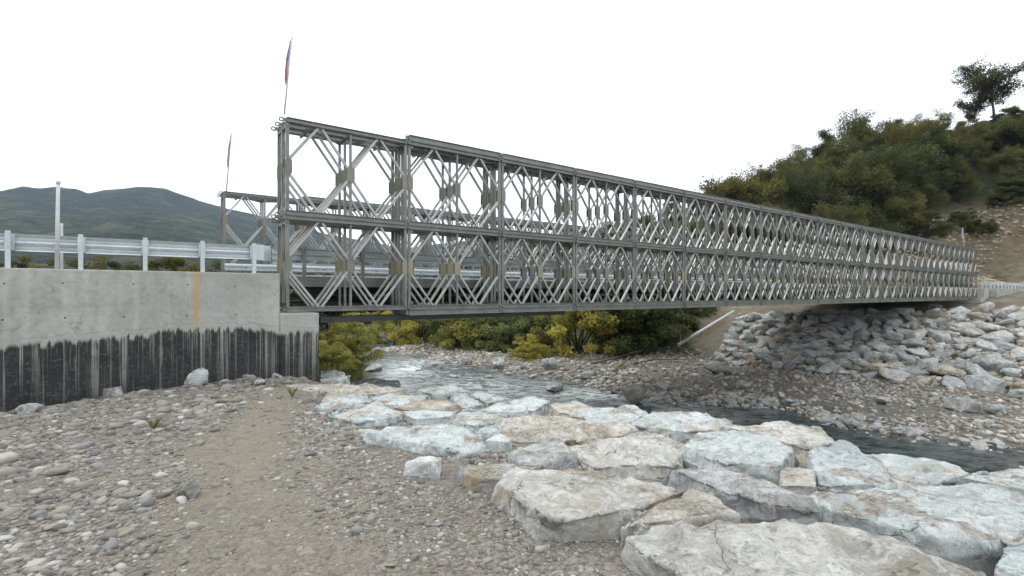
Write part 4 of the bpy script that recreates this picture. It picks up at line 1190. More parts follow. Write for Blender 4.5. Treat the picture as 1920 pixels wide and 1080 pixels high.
def ico_unit():
    t = (1 + 5 ** 0.5) / 2
    v = np.array([(-1,t,0),(1,t,0),(-1,-t,0),(1,-t,0),(0,-1,t),(0,1,t),(0,-1,-t),(0,1,-t),(t,0,-1),(t,0,1),(-t,0,-1),(-t,0,1)], float)
    v /= np.linalg.norm(v[0])
    f = np.array([(0,11,5),(0,5,1),(0,1,7),(0,7,10),(0,10,11),(1,5,9),(5,11,4),(11,10,2),(10,7,6),(7,1,8),(3,9,4),(3,4,2),(3,2,6),(3,6,8),(3,8,9),(4,9,5),(2,4,11),(6,2,10),(8,6,7),(9,8,1)], int)
    return v, f
IV, IF = ico_unit()
def stone_mass(name, x, y, z, size, parent, mat, sink=0.2, flat=(0.45, 0.8)):
    n = len(x)
    jit = 1 + rng.uniform(-0.22, 0.22, (n, 12, 1))
    v = IV[None] * jit
    v = v * np.stack([rng.uniform(0.8, 1.4, n), rng.uniform(0.65, 1.0, n), rng.uniform(*flat, n)], 1)[:, None, :]
    t1 = rng.normal(0, 0.25, n); t2 = rng.uniform(0, 6.283, n)
    c, s = np.cos(t1)[:, None], np.sin(t1)[:, None]
    yy = v[:, :, 1] * c - v[:, :, 2] * s; zz = v[:, :, 1] * s + v[:, :, 2] * c
    c, s = np.cos(t2)[:, None], np.sin(t2)[:, None]
    xx = v[:, :, 0] * c - yy * s; yy2 = v[:, :, 0] * s + yy * c
    V = np.stack([xx, yy2, zz], 2) * size[:, None, None] + np.stack([x, y, z + size * sink], 1)[:, None, :]
    F = (IF[None] + (np.arange(n) * 12)[:, None, None]).reshape(-1, 3)
    tone = np.repeat(rng.random(n), 12)
    o = link(name, np_mesh(name, V.reshape(-1, 3), F, [mat], False, None, {'tone': tone}), parent)
    o['kind'] = 'stuff'
    return o
rest = order[300:]
rest = rest[inview[rest] | (rng.random(len(rest)) < 0.3)][:75000]
stone_mass('gravel', x[rest], y[rest], gz_[rest], size[rest], ground, PEBA, 0.05, (0.3, 0.6))
# fines on top of and between the armour stones
n = 60000
ex = rng.uniform(-4, 6.5, n); ey = rng.uniform(2, 12.5, n)
de, sd = pdist(ex, ey, EDGE)
kk = (sd > 0) & (de < 3) & (rng.random(n) < 0.8 * np.exp(-de / 0.6)) & ~inside(ex, ey, BAR)
ex, ey = ex[kk], ey[kk]
stone_mass('gravel', ex, ey, hf(ex, ey), 0.010 + 0.045 * rng.random(len(ex)) ** 2.5, ground, PEBA, 0.2)

# ------------------------------------------------------------------ far beach
N = 110000
x = rng.uniform(-15, 50, N); y = rng.uniform(8, 60, N)
d, sd = pdist(x, y, FARW)
z = hf(x, y)
zb_ok = (z > WZ - 0.22) & (z < -5.1) & (sd > 0) | ((d < 1.2) & (z > WZ - 0.35) & (z < -5.6))
zb_ok &= (y > 9) & (x / y < 1.35)
x, y, z, d = x[zb_ok], y[zb_ok], z[zb_ok], d[zb_ok]
dens = 0.30 + 0.7 * sstep(0.4, 0.6, fbm(x * 0.35, y * 0.35, 4, 60))
kk = rng.random(len(x)) < dens
x, y, z, d = x[kk], y[kk], z[kk], d[kk]
size = 0.05 + 0.20 * rng.random(len(x)) ** 2.6 + (rng.random(len(x)) < 0.05) * rng.uniform(0.08, 0.28, len(x))
size *= 0.8 + 0.5 * np.exp(-d / 1.5)
vis = size / np.hypot(x, y) * (np.abs(x / y) < 1.02)
order = np.argsort(-vis)
for i in order[:300]:
    o = link('beach_stone', BLK[rng.integers(len(BLK))], ground)
    s = size[i]
    o.location = (x[i], y[i], z[i] + s * 0.12)
    o.scale = (s, s, s * rng.uniform(0.6, 0.95))
    o.rotation_euler = (rng.normal(0, 0.25), rng.normal(0, 0.25), rng.uniform(0, 6.28))
    tint = [(0.36, 0.355, 0.335), (0.44, 0.43, 0.40), (0.52, 0.525, 0.51), (0.40, 0.365, 0.31), (0.31, 0.32, 0.32)][rng.integers(5)]
    o.color = (*tint, 1)
rest = order[300:]
rest = rest[:16000]
stone_mass('beach_shingle', x[rest], y[rest], z[rest], size[rest] * 0.85, ground, PEBR, 0.2)

n = 16000
tx_ = rng.uniform(44, 92, n); ty2 = rng.uniform(54, 76, n); tz_ = hf(tx_, ty2)
ok = (tz_ > 0.9) & (tz_ < 9.8 + np.maximum(0, (tx_ - 58) * 0.26)) & (fbm(tx_ * 0.25, ty2 * 0.25, 3, 77) > 0.30)
stone_mass('scree', tx_[ok], ty2[ok], tz_[ok], 0.05 + 0.30 * rng.random(ok.sum()) ** 3, ground, SCREE, 0.1)
# boulders in and beside the river
RIVER = [
 ('big tan grey boulder at the far edge of the rapids', 1192, 738, 52, 1.15, (0.34, 0.32, 0.28)),
 ('low dark wet rock in midstream with water breaking round it', 1038, 722, 56, 0.45, (0.13, 0.135, 0.13)),
 ('round pale boulder on the far water edge left of the tan one', 1102, 706, 26, 0.9, (0.36, 0.355, 0.34)),
 ('wide pale boulder on the far shore in front of the green bushes', 936, 683, 38, 0.8, (0.40, 0.40, 0.385)),
 ('flat pinkish rock in midstream at the left', 811, 685, 44, 0.5, (0.35, 0.335, 0.32)),
 ('small rock in midstream below the green bushes', 850, 702, 26, 0.5, (0.30, 0.30, 0.29)),
 ('small pale rock right of the midstream rock', 917, 704, 22, 0.6, (0.37, 0.36, 0.34)),
 ('small round rock in midstream', 954, 698, 16, 0.7, (0.33, 0.32, 0.30)),
 ('flat rock in midstream left of the dark wet rock', 1000, 704, 22, 0.6, (0.36, 0.35, 0.33)),
 ('tall light rock on the far shore left of the yellow bush', 1029, 692, 28, 1.0, (0.36, 0.35, 0.33)),
 ('pale rock at the shore below the small yellow bush', 873, 678, 30, 0.8, (0.38, 0.38, 0.37)),
 ('greyish boulder on the near shore upstream', 690, 636, 32, 0.8, (0.33, 0.31, 0.29)),
 ('low rock beside the upstream bend', 700, 676, 34, 0.6, (0.34, 0.33, 0.31)),
 ('angular white rock on the far beach beside the rapids', 1238, 724, 32, 0.9, (0.42, 0.42, 0.40)),
 ('rounded grey boulder on the far beach in mid distance', 1390, 725, 34, 1.0, (0.34, 0.33, 0.30)),
 ('angular grey rock at the far waterline', 1445, 748, 34, 0.8, (0.36, 0.36, 0.35)),
 ('big grey boulder half buried on the shingle spit', 1805, 760, 56, 0.8, (0.31, 0.31, 0.29)),
 ('bluish boulder on the shingle spit near the right edge', 1868, 765, 46, 0.6, (0.28, 0.30, 0.31)),
 ('bluish flat rock cut by the right edge of the picture', 1912, 738, 40, 0.6, (0.33, 0.37, 0.38)),
 ('grey green rock at the tip of the shingle spit', 1595, 783, 34, 0.8, (0.26, 0.28, 0.27)),
 ('tan boulder on the shingle above the spit', 1655, 752, 30, 0.8, (0.33, 0.30, 0.25)),
 ('low brown mound of rock on the far beach below the riprap', 1345, 692, 60, 0.5, (0.28, 0.27, 0.25)),
]
for i, (lab, px, py, wpx, fl, tint) in enumerate(RIVER):
    zz = WZ + 0.05 if py > 600 and px < 1120 and px > 720 else -5.25 * KR
    if px < 720: zz = -4.9 * KR
    X, Y, _ = P(px, py + wpx * 0.15, zz)
    r = 1.25 * wpx / FPX * Y / 2
    o = link('river_boulder', BLK[(i * 5) % len(BLK)])
    g0 = max(float(hf(np.array([X]), np.array([Y]))[0]), WZ - 0.12)
    fl = fl * 1.15
    o.location = (X, Y, g0 + r * fl * 0.42)
    o.scale = (r, r, r * fl)
    o.rotation_euler = (0, 0, i * 1.7)
    o.color = (*tint, 1)
    tag(o, lab, 'boulder', 'boulders in and beside the river')

# ------------------------------------------------------------------ riprap slope of the far bank
rip = empty('stone_revetment', (26, 37, -3.2))
tag(rip, 'slope of piled grey quarry stones below the far abutment', 'riprap')
rg = random.Random(21)
rows = 10
cnt = 0
stones = []
for r_ in range(rows):
    v_ = (r_ + 0.35) / rows
    L = sum((rip_pt((i + 1) / 20, v_) - rip_pt(i / 20, v_)).length for i in range(20))
    u_ = rg.uniform(0, 0.01)
    while u_ < 0.93:
        sz = rg.uniform(0.66, 1.02) * (1.0 + 0.50 * u_)
        if rg.random() < 0.14: sz *= 1.3
        u_ += sz * 1.22 / L / 2
        p = rip_pt(u_, min(1.0, max(0.0, v_ + rg.uniform(-0.022, 0.022))))
        u_ += sz * 1.22 / L / 2
        stones.append((p, sz))
stones.sort(key=lambda q: -q[1] / q[0].length if q[0].x / q[0].y < 1.05 else 0)
RT = [(0.50, 0.515, 0.50), (0.58, 0.58, 0.55), (0.43, 0.46, 0.455), (0.52, 0.49, 0.42), (0.62, 0.635, 0.62), (0.50, 0.41, 0.27), (0.46, 0.49, 0.49), (0.42, 0.43, 0.415)]
gnear = [hf(np.array([p.x]), np.array([p.y]))[0] for p, _ in stones]
for i, (p, sz) in enumerate(stones[:300]):
    o = link('stone', BLK[rg.randrange(len(BLK))], rip)
    o.location = Vector((p.x, p.y, p.z + 0.05 * sz)) - rip.location
    o.scale = (sz * rg.uniform(0.85, 1.1), sz * rg.uniform(0.85, 1.1), sz * rg.uniform(0.62, 0.85))
    o.rotation_euler = (rg.uniform(0.2, 0.6), rg.uniform(-0.3, 0.3), rg.uniform(-0.8, 0.8) + (3.14 if rg.random() < .5 else 0))
    tnt = rg.choice(RT)
    o.color = (*tnt, 1)
rest_ = stones[300:]
if rest_:
    ob = stone_mass('stone_fill', np.array([q[0].x for q in rest_]), np.array([q[0].y for q in rest_]), np.array([q[0].z for q in rest_]), np.array([q[1] * 0.9 for q in rest_]), rip, PEBR, 0.05, (0.5, 0.8))
    ob.location = -rip.location
# bed of the slope under the stones
bv, bf = [], []
nu, nv = 30, 10
for i in range(nu + 1):
    for j in range(nv + 1):
        p = rip_pt(i / nu, j / nv); bv.append(tuple(Vector((p.x, p.y, p.z - 0.22)) - rip.location))
for i in range(nu):
    for j in range(nv):
        bf.append((i*(nv+1)+j, (i+1)*(nv+1)+j, (i+1)*(nv+1)+j+1, i*(nv+1)+j+1))
me = bpy.data.meshes.new('rubble_bed'); me.from_pydata(bv, [], bf); me.materials.append(m_plain('rubble_bed', (0.085, 0.08, 0.072), 0.95))
link('rubble_bed', me, rip)
# rubble at the toe and filling
tx, tyy, tz, ts = [], [], [], []
for i in range(4200):
    u_, v_ = rg.random(), rg.random() ** 1.0
    p = rip_pt(u_, v_)
    tx.append(p.x); tyy.append(p.y); tz.append(p.z - 0.10); ts.append(rg.uniform(0.14, 0.36))
rub = stone_mass('rubble', np.array(tx), np.array(tyy), np.array(tz) , np.array(ts), rip, PEBR, 0.0)
rub.location = -rip.location

# big dark blocks tucked under the bridge end, the pipe and driftwood
for i, (s, t, sz, lab) in enumerate([(46.5, 9.0, 0.9, 'pale block on top of the riprap under the bridge'), (50, 2.2, 0.8, 'dark block in the shade under the bridge, nearer the river'), (54, 1.4, 0.75, 'dark block in the shade under the bridge, nearer the abutment')]):
    X, Y = W(s, t)
    o = link('boulder', BLK[i + 3]); o.location = (X, Y, float(hf(np.array([X]), np.array([Y]))[0]) + 0.2)
    o.scale = (sz, sz, sz * 0.9); o.rotation_euler.z = i * 1.1; o.color = (0.36, 0.36, 0.34, 1)
    tag(o, lab, 'boulder')
pa, pb_ = Vector(P(1271, 652, -5.0)), Vector(P(1376, 589, -1.98))
m = MB()
d_ = (pb_ - pa)
m.tube([Vector(), d_ * 0.5, d_], 0.14, 12)
for f_ in (0.0, 0.33, 0.66): m.tube([d_ * f_, d_ * (f_ + 0.02)], 0.17, 12)
o = m.build('drain_pipe', PIPE, smooth=True); o.location = pa + Vector((0, 0, 0.25))
tag(o, 'long white drain pipe lying down the brown earth bank', 'pipe')
def stick(label, pts, r0):
    rgk = random.Random(len(label) * 3)
    m = MB()
    base = Vector(pts[0])
    P_ = [Vector(p) - base for p in pts]
    fine = []
    for a_, b_ in zip(P_[:-1], P_[1:]):
        for k in range(4):
            fine.append(a_.lerp(b_, k / 4) + Vector((rgk.gauss(0, 1), rgk.gauss(0, 1), rgk.gauss(0, 1))) * r0 * 0.5)
    fine.append(P_[-1])
    m.tube(fine, list(np.linspace(r0, r0 * 0.35, len(fine))), 6)
    for k in range(3, len(fine) - 2, 3):
        dv = Vector((rgk.uniform(-1, 1), rgk.uniform(-1, 1), rgk.uniform(0, 1))) * r0 * 9
        m.tube([fine[k], fine[k] + dv * 0.6, fine[k] + dv + Vector((0, 0, -r0))], [r0 * 0.5, r0 * 0.35, r0 * 0.15], 5)
    o = m.build('driftwood', WOOD, smooth=True); o.location = base
    return tag(o, label, 'driftwood')
def gp(px, py, z, dz=0.15):
    p = P(px, py, z * KR); return (p[0], p[1], float(hf(np.array([p[0]]), np.array([p[1]]))[0]) + dz)
stick('bare branch lying along the foot of the dark bush', [gp(1110, 682, -5.0), gp(1170, 668, -4.9, .4), gp(1235, 658, -4.8, .3)], 0.11)
stick('tangled roots below the dark bush by the far shore', [gp(1150, 694, -5.0), gp(1180, 676, -4.9, 0.6), gp(1210, 690, -5.0, 0.2)], 0.09)
stick('crooked driftwood in front of the earth bank', [gp(1190, 684, -5.0), gp(1240, 672, -4.8, .35), gp(1290, 668, -4.7, .2)], 0.08)
stick('dead branch rising up the dark bank beside the pipe', [gp(1272, 648, -4.3), (17.6, 52.2, -2.1), (16.5, 53.3, -0.2)], 0.09)

# ------------------------------------------------------------------ vegetation
def leaf_cloud(cent, size, tone_c, rg, squash=1.0):
    """quads turned every way round given centres"""
    n = len(cent)
    a = rg.normal(0, 1, (n, 3)); a /= np.linalg.norm(a, axis=1)[:, None]
    b = rg.normal(0, 1, (n, 3)); b -= a * (a * b).sum(1)[:, None]; b /= np.linalg.norm(b, axis=1)[:, None]
    s = size * rg.uniform(0.6, 1.3, n)[:, None]
    a = a * s; b = b * s * 0.55
    V = np.stack([cent - a, cent - b * 0.9, cent + a, cent + b * 0.9], 1).reshape(-1, 3)
    F = np.arange(n * 4).reshape(-1, 4)
    return V, F, np.repeat(np.clip(tone_c + rg.normal(0, 0.16, n), 0, 1), 4)
def tree_proto(seed, kind):
    """unit-height tree: returns wood mesh and foliage mesh"""
    rg = np.random.default_rng(seed)
    m = MB()
    tips = []
    sparse = kind == 'airy'
    def grow(p, d, L, r, lev):
        n = 4 if (lev or not sparse) else 6
        pts, rad = [p], [r]
        for i in range(n):
            d = (d + Vector(rg.normal(0, 0.13 + 0.05 * lev, 3)) + Vector((0, 0, 0.05 if lev else 0.02))).normalized()
            p = p + d * (L / n)
            pts.append(p); rad.append(r * (1 - 0.55 * (i + 1) / n))
            if lev >= 1 and i >= 1: tips.append((p, lev, r))
            if lev < 3 and (i >= (2 if sparse else 1) or lev > 0):
                for _ in range(((3 if sparse else 2) if lev == 0 else (2 if rg.random() < 0.65 else 1))):
                    ax = Vector(rg.normal(0, 1, 3)); ax.z *= 0.4
                    sp = rg.uniform(0.7, 1.15) if lev == 0 else rg.uniform(0.5, 0.95)
                    nd = (d * (1 - sp * 0.5) + ax.normalized() * sp).normalized()
                    if nd.z < -0.1: nd.z = 0.05
                    grow(p, nd, L * rg.uniform(0.48, 0.68) * (0.9 if lev else 0.85), rad[-1] * 0.62, lev + 1)
        tips.append((p, lev + 1, r))
        m.tube(pts, rad, 6 if lev < 2 else 4, cap=False)
    grow(Vector((0, 0, 0)), Vector((rg.normal(0, .06), rg.normal(0, .06), 1)).normalized(), 0.62 if not sparse else 0.66, 0.022, 0)
    T = np.array([tuple(t[0]) for t in tips]); lv = np.array([t[1] for t in tips])
    zmax = T[:, 2].max()
    per = {'dense': 22, 'airy': 8}[kind]
    T2 = T[lv >= 2] if (lv >= 2).sum() > 30 else T
    cl_tone = np.clip(0.42 + 0.9 * (fbm(T2[:, 0] * 7 + 9, T2[:, 2] * 7 + T2[:, 1] * 5, 2, seed) - 0.5), 0.05, 0.95)
    cen = np.repeat(T2, per, 0) + rg.normal(0, 0.042 if kind == 'dense' else 0.030, (len(T2) * per, 3)) * np.array([1, 1, 0.7])
    if kind == 'dense':
        lowm = cen[:, 2] > 0.06
        cen = cen[lowm]; tn = np.repeat(cl_tone, per)[lowm]
    else: tn = np.repeat(cl_tone, per)
    if len(cen) > 15000:
        ix = rg.choice(len(cen), 15000, replace=False); cen, tn = cen[ix], tn[ix]
    V, F, tone = leaf_cloud(cen, 0.0165 if kind == 'dense' else 0.0125, tn, rg)
    wood = m.mesh('trunk', [BARK], True)
    top = V[:, 2].max()
    wood.transform(Matrix.Scale(1 / top, 4))
    fol = np_mesh('crown', V / top, F, [LEAF], False, None, {'tone': tone})
    return wood, fol
def bush_proto(seed, n_cl=85, per=170, leaf=0.0195):
    rg = np.random.default_rng(seed)
    c = []
    while len(c) < n_cl:
        p = rg.uniform(-1, 1, 3); p[2] = abs(p[2])
        q = p[0] ** 2 + p[1] ** 2 + p[2] ** 2
        if 0.25 < q < 1.0: c.append(p)
    c = np.array(c) * np.array([0.52, 0.52, 0.86]) + np.array([0, 0, 0.06])
    c *= 1 + rg.normal(0, 0.10, (n_cl, 1))
    rad = rg.uniform(0.06, 0.13, n_cl)
    off = rg.normal(0, 1, (n_cl, per, 3)); off /= np.linalg.norm(off, axis=2)[:, :, None]
    off *= (rg.random((n_cl, per, 1)) ** 0.45) * rad[:, None, None] * np.array([1, 1, 0.85])
    cen = (c[:, None, :] + off).reshape(-1, 3)
    tn = np.repeat(np.clip(0.45 + rg.normal(0, 0.2, n_cl), 0.05, 0.95), per)
    ok = cen[:, 2] > 0.0
    V, F, tone = leaf_cloud(cen[ok], leaf, tn[ok], rg)
    top = V[:, 2].max()
    m = MB()
    for i in range(9):
        a = i * 0.7 + rg.uniform(-.2, .2)
        tgt = c[rg.integers(n_cl)]
        m.tube([(0.03 * math.cos(a), 0.03 * math.sin(a), 0), tuple(Vector(tgt) * 0.5 + Vector((0, 0, .05))), tuple(tgt)], [0.014, 0.010, 0.004], 5, cap=False)
    wood = m.mesh('stems', [BARK], True); wood.transform(Matrix.Scale(1 / top, 4))
    return wood, np_mesh('foliage', V / top, F, [LEAF], False, None, {'tone': tone})
TREES = [tree_proto(100 + i, 'dense') for i in range(5)]
AIRY = [tree_proto(200 + i, 'airy') for i in range(3)]
BUSH = [bush_proto(300 + i) for i in range(5)]
def plant(kindname, protos, i, X, Y, H, wide, tint, label, cat, group, sink=0.1):
    wood, fol = protos[i % len(protos)]
    z = float(hf(np.array([X]), np.array([Y]))[0]) - sink
    root = empty(kindname, (X, Y, z), (i * 2.399) % 6.283)
    root.scale = (H * wide, H * wide, H)
    tag(root, label, cat, group)
    a_ = link('trunk' if cat == 'tree' else 'stems', wood, root)
    b_ = link('crown' if cat == 'tree' else 'foliage', fol, root)
    b_.color = (*tint, 1)
    return root
def treeat(px, topy, Y, protos, i, wide, tint, label, cat='tree', group=None, name='tree', minh=3.0):
    X = (px - 960) / FPX * Y
    zt = (HOR - topy) / FPX * Y
    g = float(hf(np.array([X]), np.array([Y]))[0])
    H = max(minh, zt - g)
    return plant(name, protos, i, X, Y, H, wide, tint, label, cat, group)
G1, G2, G3, G4, G5 = (0.080, 0.100, 0.036), (0.120, 0.130, 0.044), (0.180, 0.170, 0.052), (0.175, 0.135, 0.050), (0.062, 0.088, 0.040)
ORD = ['first','second','third','fourth','fifth','sixth','seventh','eighth','ninth','tenth','eleventh','twelfth','thirteenth','fourteenth','fifteenth','sixteenth','seventeenth','eighteenth','nineteenth','twentieth','twenty-first']
wood_lab = 'dark green tree in the dense wood on the hillside behind the bridge'
row = [(1322, 345, 95, G5, 'spiky dark tree at the left end of the hill ridge'), (1358, 345, 93, G1, None), (1402, 338, 90, G2, None), (1448, 298, 85, G4, 'brownish tree at the left of the tall group on the hill'),
       (1492, 276, 82, G3, 'tall olive tree left of the gap in the hill skyline'), (1540, 285, 80, G1, None), (1582, 250, 82, G2, 'round-topped tree on the skyline left of the airy tall tree'),
       (1672, 222, 84, G3, 'tree with yellowish top right of the airy tall tree'), (1706, 238, 80, G1, None), (1690, 236, 88, G4, 'brownish tree in the dip of the skyline'), (1790, 225, 90, G2, None), (1905, 190, 88, G2, 'green tree below the lone tree at the right edge'), (1965, 180, 88, G1, None), (2020, 170, 90, G1, None)]
i = 0
for px, ty_, Y, t, lab in row:
    treeat(px, ty_, Y, AIRY if i in (3, 4, 6, 7, 8) else TREES, i, random.uniform(0.9, 1.05), t, lab or 'green tree on the hill skyline, %s from the left of its row' % ORD[i], 'tree', 'trees on the hillside'); i += 1
for rk, (px, ty_, Y) in enumerate([(1380, 345, 97), (1422, 325, 94), (1462, 300, 92), (1518, 282, 93), (1562, 258, 93), (1612, 240, 94), (1660, 240, 95), (1715, 235, 95), (1765, 232, 96), (1815, 215, 97)]):
    treeat(px, ty_ - 14, Y, AIRY if rk % 2 else TREES, i, random.uniform(0.85, 1.05), random.choice([G1, G2, G3, G5]), 'tree of the rearmost row along the hill ridge, %s from the left' % ORD[rk], 'tree', 'trees on the hillside'); i += 1
treeat(1634, 190, 85, AIRY, 0, 0.85, G2, 'tall airy tree with open crown rising above the wood', 'tree', 'trees on the hillside')
treeat(1745, 198, 88, AIRY, 1, 0.8, G3, 'thin half-bare tree on the skyline between two green ones', 'tree', 'trees on the hillside')
treeat(1862, 88, 92, AIRY, 11, 0.95, (0.045, 0.050, 0.022), 'lone spreading tree standing highest on the hill at the right', 'tree', 'trees on the hillside')
mid = [(1430, 350, 76), (1500, 330, 74), (1556, 320, 73), (1610, 300, 73), (1660, 288, 74), (1716, 290, 76), (1768, 270, 80), (1822, 250, 82), (1878, 240, 82), (1935, 240, 80), (2000, 240, 80),
       (1470, 385, 68), (1530, 390, 66.5), (1590, 370, 66.5), (1640, 362, 68), (1690, 366, 70), (1735, 345, 73), (1800, 300, 77), (1862, 285, 77), (1918, 275, 77), (1980, 270, 77)]
for mi_, (px, ty_, Y) in enumerate(mid):
    treeat(px, ty_ - (34 if mi_ < 11 else 12), Y, AIRY if mi_ % 3 == 1 else TREES, i, random.uniform(0.78, 1.0), random.choice([G1, G1, G2, G2, G3, G5]), 'tree in the %s row of the hillside wood, %s from the left' % (('middle', ORD[mi_]) if mi_ < 11 else ('lowest', ORD[mi_ - 11])), 'tree', 'trees on the hillside'); i += 1
lowl = 'small tree of the wood seen through the truss behind the bridge'
for px, ty_, Y in [(1270, 370, 100), (1225, 393, 100), (1165, 402, 105), (1105, 408, 105), (1050, 428, 110), (1000, 440, 115), (945, 450, 120), (880, 466, 120), (825, 475, 120), (1180, 440, 85), (1122, 452, 85), (1240, 430, 85), (1300, 408, 85), (1355, 398, 80), (1398, 395, 75), (1350, 450, 68), (1420, 440, 64), (1290, 468, 70), (1060, 470, 85), (1000, 478, 88), (940, 482, 92)]:
    treeat(px, ty_, Y, TREES, i, random.uniform(1.0, 1.35), random.choice([G1, G2, G3, G4]), lowl, 'tree', 'trees behind the bridge'); i += 1
for k_i in range(40):
    for _t in range(30):
        px = random.uniform(1400, 1990); Y = random.uniform(70, 90)
        X = (px - 960) / FPX * Y
        g_ = float(hf(np.array([X]), np.array([Y]))[0])
        if g_ > 9.5 + max(0, (X - 58) * 0.25) or (X < 57 and g_ > 4): break
    plant('bush', BUSH, i, X, Y, random.uniform(2.6, 4.6), random.uniform(1.2, 1.7), random.choice([G1, G1, G2, G3, G5]), 'bush of the dense undergrowth between the trees on the hillside', 'bush', 'undergrowth of the hillside wood'); i += 1
# small bushes along the brow of the cut slope
for px, py, Y, s in [(1800, 395, 74, 3.0), (1842, 380, 72.5, 2.6), (1880, 366, 73, 3.0), (1925, 352, 73, 3.4)]:
    X = (px - 960) / FPX * Y
    BR = globals().get('BR', -1) + 1
    plant('bush', BUSH, i, X, Y, s, 1.3, G2, 'low bush on the brow of the brown cut slope, %s from the left' % ORD[BR], 'bush', 'bushes on the brow'); i += 1
# shrubs beyond the near approach road
for px, ty_, Y, t, lab in [(30, 486, 66, G1, 'dark shrub under the guard rail at the left edge'), (72, 478, 68, G3, 'olive shrub left of the bare white pole'), (125, 482, 70, G1, 'dark shrub right of the bare white pole'), (182, 472, 64, (0.12, 0.105, 0.03), 'yellowish shrub behind the second guard rail post'), (238, 486, 70, G5, 'dark shrub between the second and third guard rail posts'), (322, 476, 60, (0.16, 0.14, 0.03), 'bright yellow green shrub behind the third guard rail bay'), (356, 490, 62, G2, 'low green shrub right of the bright yellow green one'), (428, 484, 74, G1, 'dark shrub behind the guard rail near the bridge end'), (490, 490, 80, G1, None), (560, 494, 80, G5, None), (640, 490, 85, G1, None), (700, 492, 88, G2, None), (-30, 480, 66, G1, None)]:
    treeat(px, ty_, Y, BUSH, i, 1.15, t, lab or {490: 'dark shrub at the foot of the first bridge panel', 560: 'dark shrub seen through the middle of the first bridge bay', 640: 'dark shrub seen through the right half of the first bridge bay', 700: 'green shrub seen through the bridge near its first panel joint'}.get(px, 'dark shrub cut by the left edge of the picture'), 'bush', 'shrubs beyond the approach road', 'shrub'); i += 1
# willows along the far bank, seen below and through the bridge
YEL, YGR, GRN, DGR = (0.60, 0.53, 0.11), (0.43, 0.43, 0.11), (0.27, 0.325, 0.135), (0.10, 0.135, 0.044)
for X, Y, H, wd, t, lab in [
    (-13.2, 57, 5.2, 1.0, YGR, 'yellow green willow furthest upstream under the bridge'),
    (-9.8, 54, 6.0, 1.0, YEL, 'yellow willow second from upstream under the bridge'),
    (-6.4, 52.0, 6.0, 1.0, GRN, 'grey green willow left of the middle of the row'),
    (-3.6, 49.5, 6.2, 1.0, YGR, 'yellow green willow in the middle of the row'),
    (-0.6, 47.8, 6.4, 1.05, GRN, 'big green willow in the middle of the row'),
    (2.0, 45.0, 6.0, 1.0, GRN, 'green willow left of the bright yellow bush'),
    (5.6, 43.0, 6.2, 1.1, YEL, 'bright yellow willow bush on the far bank under the bridge'),
    (9.3, 43.6, 6.6, 1.1, DGR, 'dark green bush right of the bright yellow one'),
    (12.0, 45.6, 6.6, 1.1, DGR, 'dark bush beside the brown earth bank'),
    (15.2, 49.5, 6.0, 1.1, DGR, 'dark tree above the white drain pipe'),
    (1.35, 40.6, 2.3, 1.2, YEL, 'small round yellow bush at the water edge'),
    (-8, 62, 7.0, 1.1, YGR, 'tall yellow green bush behind the willow row at the left'),
    (0.5, 58, 7.2, 1.2, YGR, 'tall yellow green bush behind the middle of the willow row'),
    (7, 56, 7.0, 1.2, GRN, 'tall green bush behind the bright yellow willow')]:
    plant('willow_bush', BUSH, i, X * KR, Y * KR, H * KR, wd * 1.15, t, lab, 'bush', 'willows along the far bank', 0.25); i += 1
# grassy bank beside the abutment
for X, Y, H, wd, t, lab in [(-10.9, 30.5, 2.4, 1.3, YGR, 'leafy yellow green shrub just behind the abutment corner'), (-12.2, 35, 3.6, 1.1, (0.2, 0.17, 0.025), 'yellow shrub upstream of the abutment'), (-13.0, 41, 4.4, 1.1, YGR, 'tall yellow green shrub on the near bank upstream')]:
    plant('willow_bush', BUSH, i, X * 1.05, Y * 1.05, H, wd, t, lab, 'bush', 'shrubs on the near bank', 0.1); i += 1
# long grass: blades nobody could count
n = 5200
gx_ = rng.uniform(-15.5, -8.0, n); gy_ = rng.uniform(20, 41, n)
gz2 = hf(gx_, gy_)
ok = (gz2 > WZ + 0.25) & (gx_ < -5.2 - 0.14 * gy_ + rng.normal(0, .3, n))
gx_, gy_, gz2 = gx_[ok], gy_[ok], gz2[ok]
n = len(gx_)
hh = rng.uniform(0.35, 0.95, n); an = rng.uniform(0, 6.28, n); wdt = 0.035
dx_, dy_ = np.cos(an), np.sin(an)
le = rng.uniform(0.1, 0.5, n) * hh
base = np.stack([gx_, gy_, gz2], 1)
V = np.stack([base + np.stack([-dy_ * wdt, dx_ * wdt, 0 * dx_], 1), base + np.stack([dy_ * wdt, -dx_ * wdt, 0 * dx_], 1),
              base + np.stack([dx_ * le * .4 + dy_ * wdt * .6, dy_ * le * .4 - dx_ * wdt * .6, hh * .65], 1), base + np.stack([dx_ * le, dy_ * le, hh], 1)], 1).reshape(-1, 3)
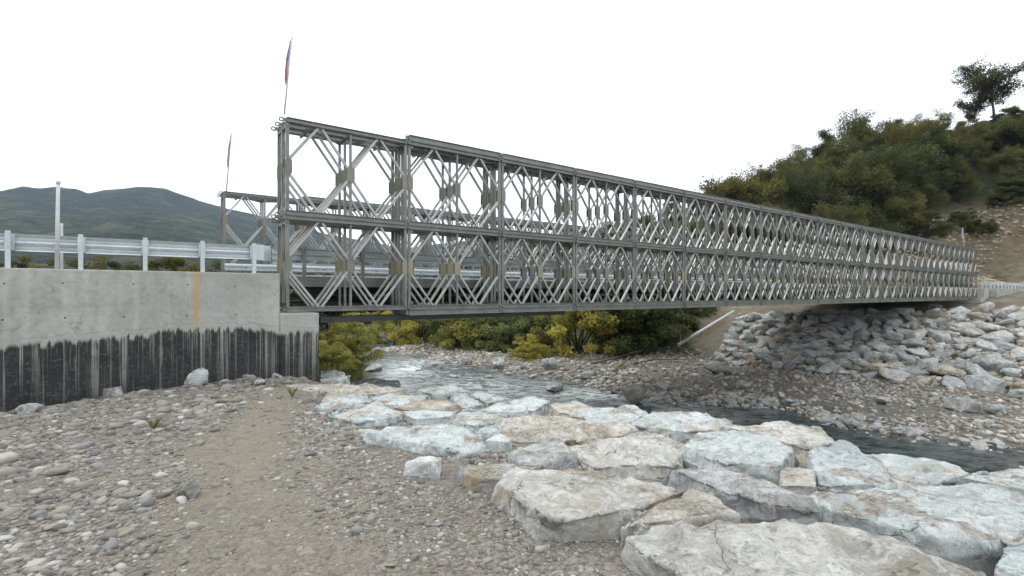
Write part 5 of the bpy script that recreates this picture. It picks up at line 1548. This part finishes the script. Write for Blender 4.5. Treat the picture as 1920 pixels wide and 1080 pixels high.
o = link('long_grass', np_mesh('long_grass', V, np.arange(n * 4).reshape(-1, 4), [LEAF], False, None, {'tone': np.repeat(rng.random(n), 4)}))
o.color = (0.10, 0.12, 0.022, 1)
tag(o, 'long green grass on the bank beside the abutment', 'grass', kind='stuff')
# grass tufts in the gravel
for px, py, lab in [(288, 815, 'small green grass tuft growing in the gravel'), (548, 748, 'faint grass tuft at the top of the sandy path'), (805, 912, 'tiny green sprout beside the bright white stone')]:
    X, Y, _ = P(px, py, -1.82)
    z0 = float(hf(np.array([X]), np.array([Y]))[0])
    root = empty('grass_tuft', (X, Y, z0)); tag(root, lab, 'grass tuft', 'grass tufts on the gravel bar')
    for part_i in range(1):
        v, f = [], []
        nb = 30
        sc = 0.06 if px == 805 else 0.15
        for b in range(nb):
            a_ = random.uniform(0, 6.28); l_ = random.uniform(0.6, 1.3) * sc; w_ = 0.0028
            c_, s_ = math.cos(a_), math.sin(a_)
            k0 = len(v)
            v += [(-s_*w_, c_*w_, -0.01), (s_*w_, -c_*w_, -0.01), (c_*l_*0.28 + s_*w_, s_*l_*0.28 - c_*w_, l_*0.60), (c_*l_*0.62, s_*l_*0.62, l_*0.92)]
            f.append((k0, k0+1, k0+2, k0+3))
        me = bpy.data.meshes.new('blades'); me.from_pydata(v, [], f); me.materials.append(LEAF)
        at = me.attributes.new('tone', 'FLOAT', 'POINT'); at.data.foreach_set('value', [random.random() for _ in v])
        o = link('blades', me, root); o.color = (0.26, 0.27, 0.08, 1)

# ------------------------------------------------------------------ air
hz = NT('haze_air')
for n_ in list(hz.t.nodes):
    if n_ != hz.out: hz.t.nodes.remove(n_)
pv = hz.t.nodes.new('ShaderNodeVolumePrincipled')
pv.inputs['Color'].default_value = (0.58, 0.77, 1.0, 1)
pv.inputs['Density'].default_value = 0.00009
hz.mat.cycles.homogeneous_volume = True
hz.t.links.new(pv.outputs[0], hz.out.inputs['Volume'])
m = MB(); m.box(-4600, 4600, -4600, 4600, -12, 900)
tag(m.build('haze', hz.mat), kind='stuff')
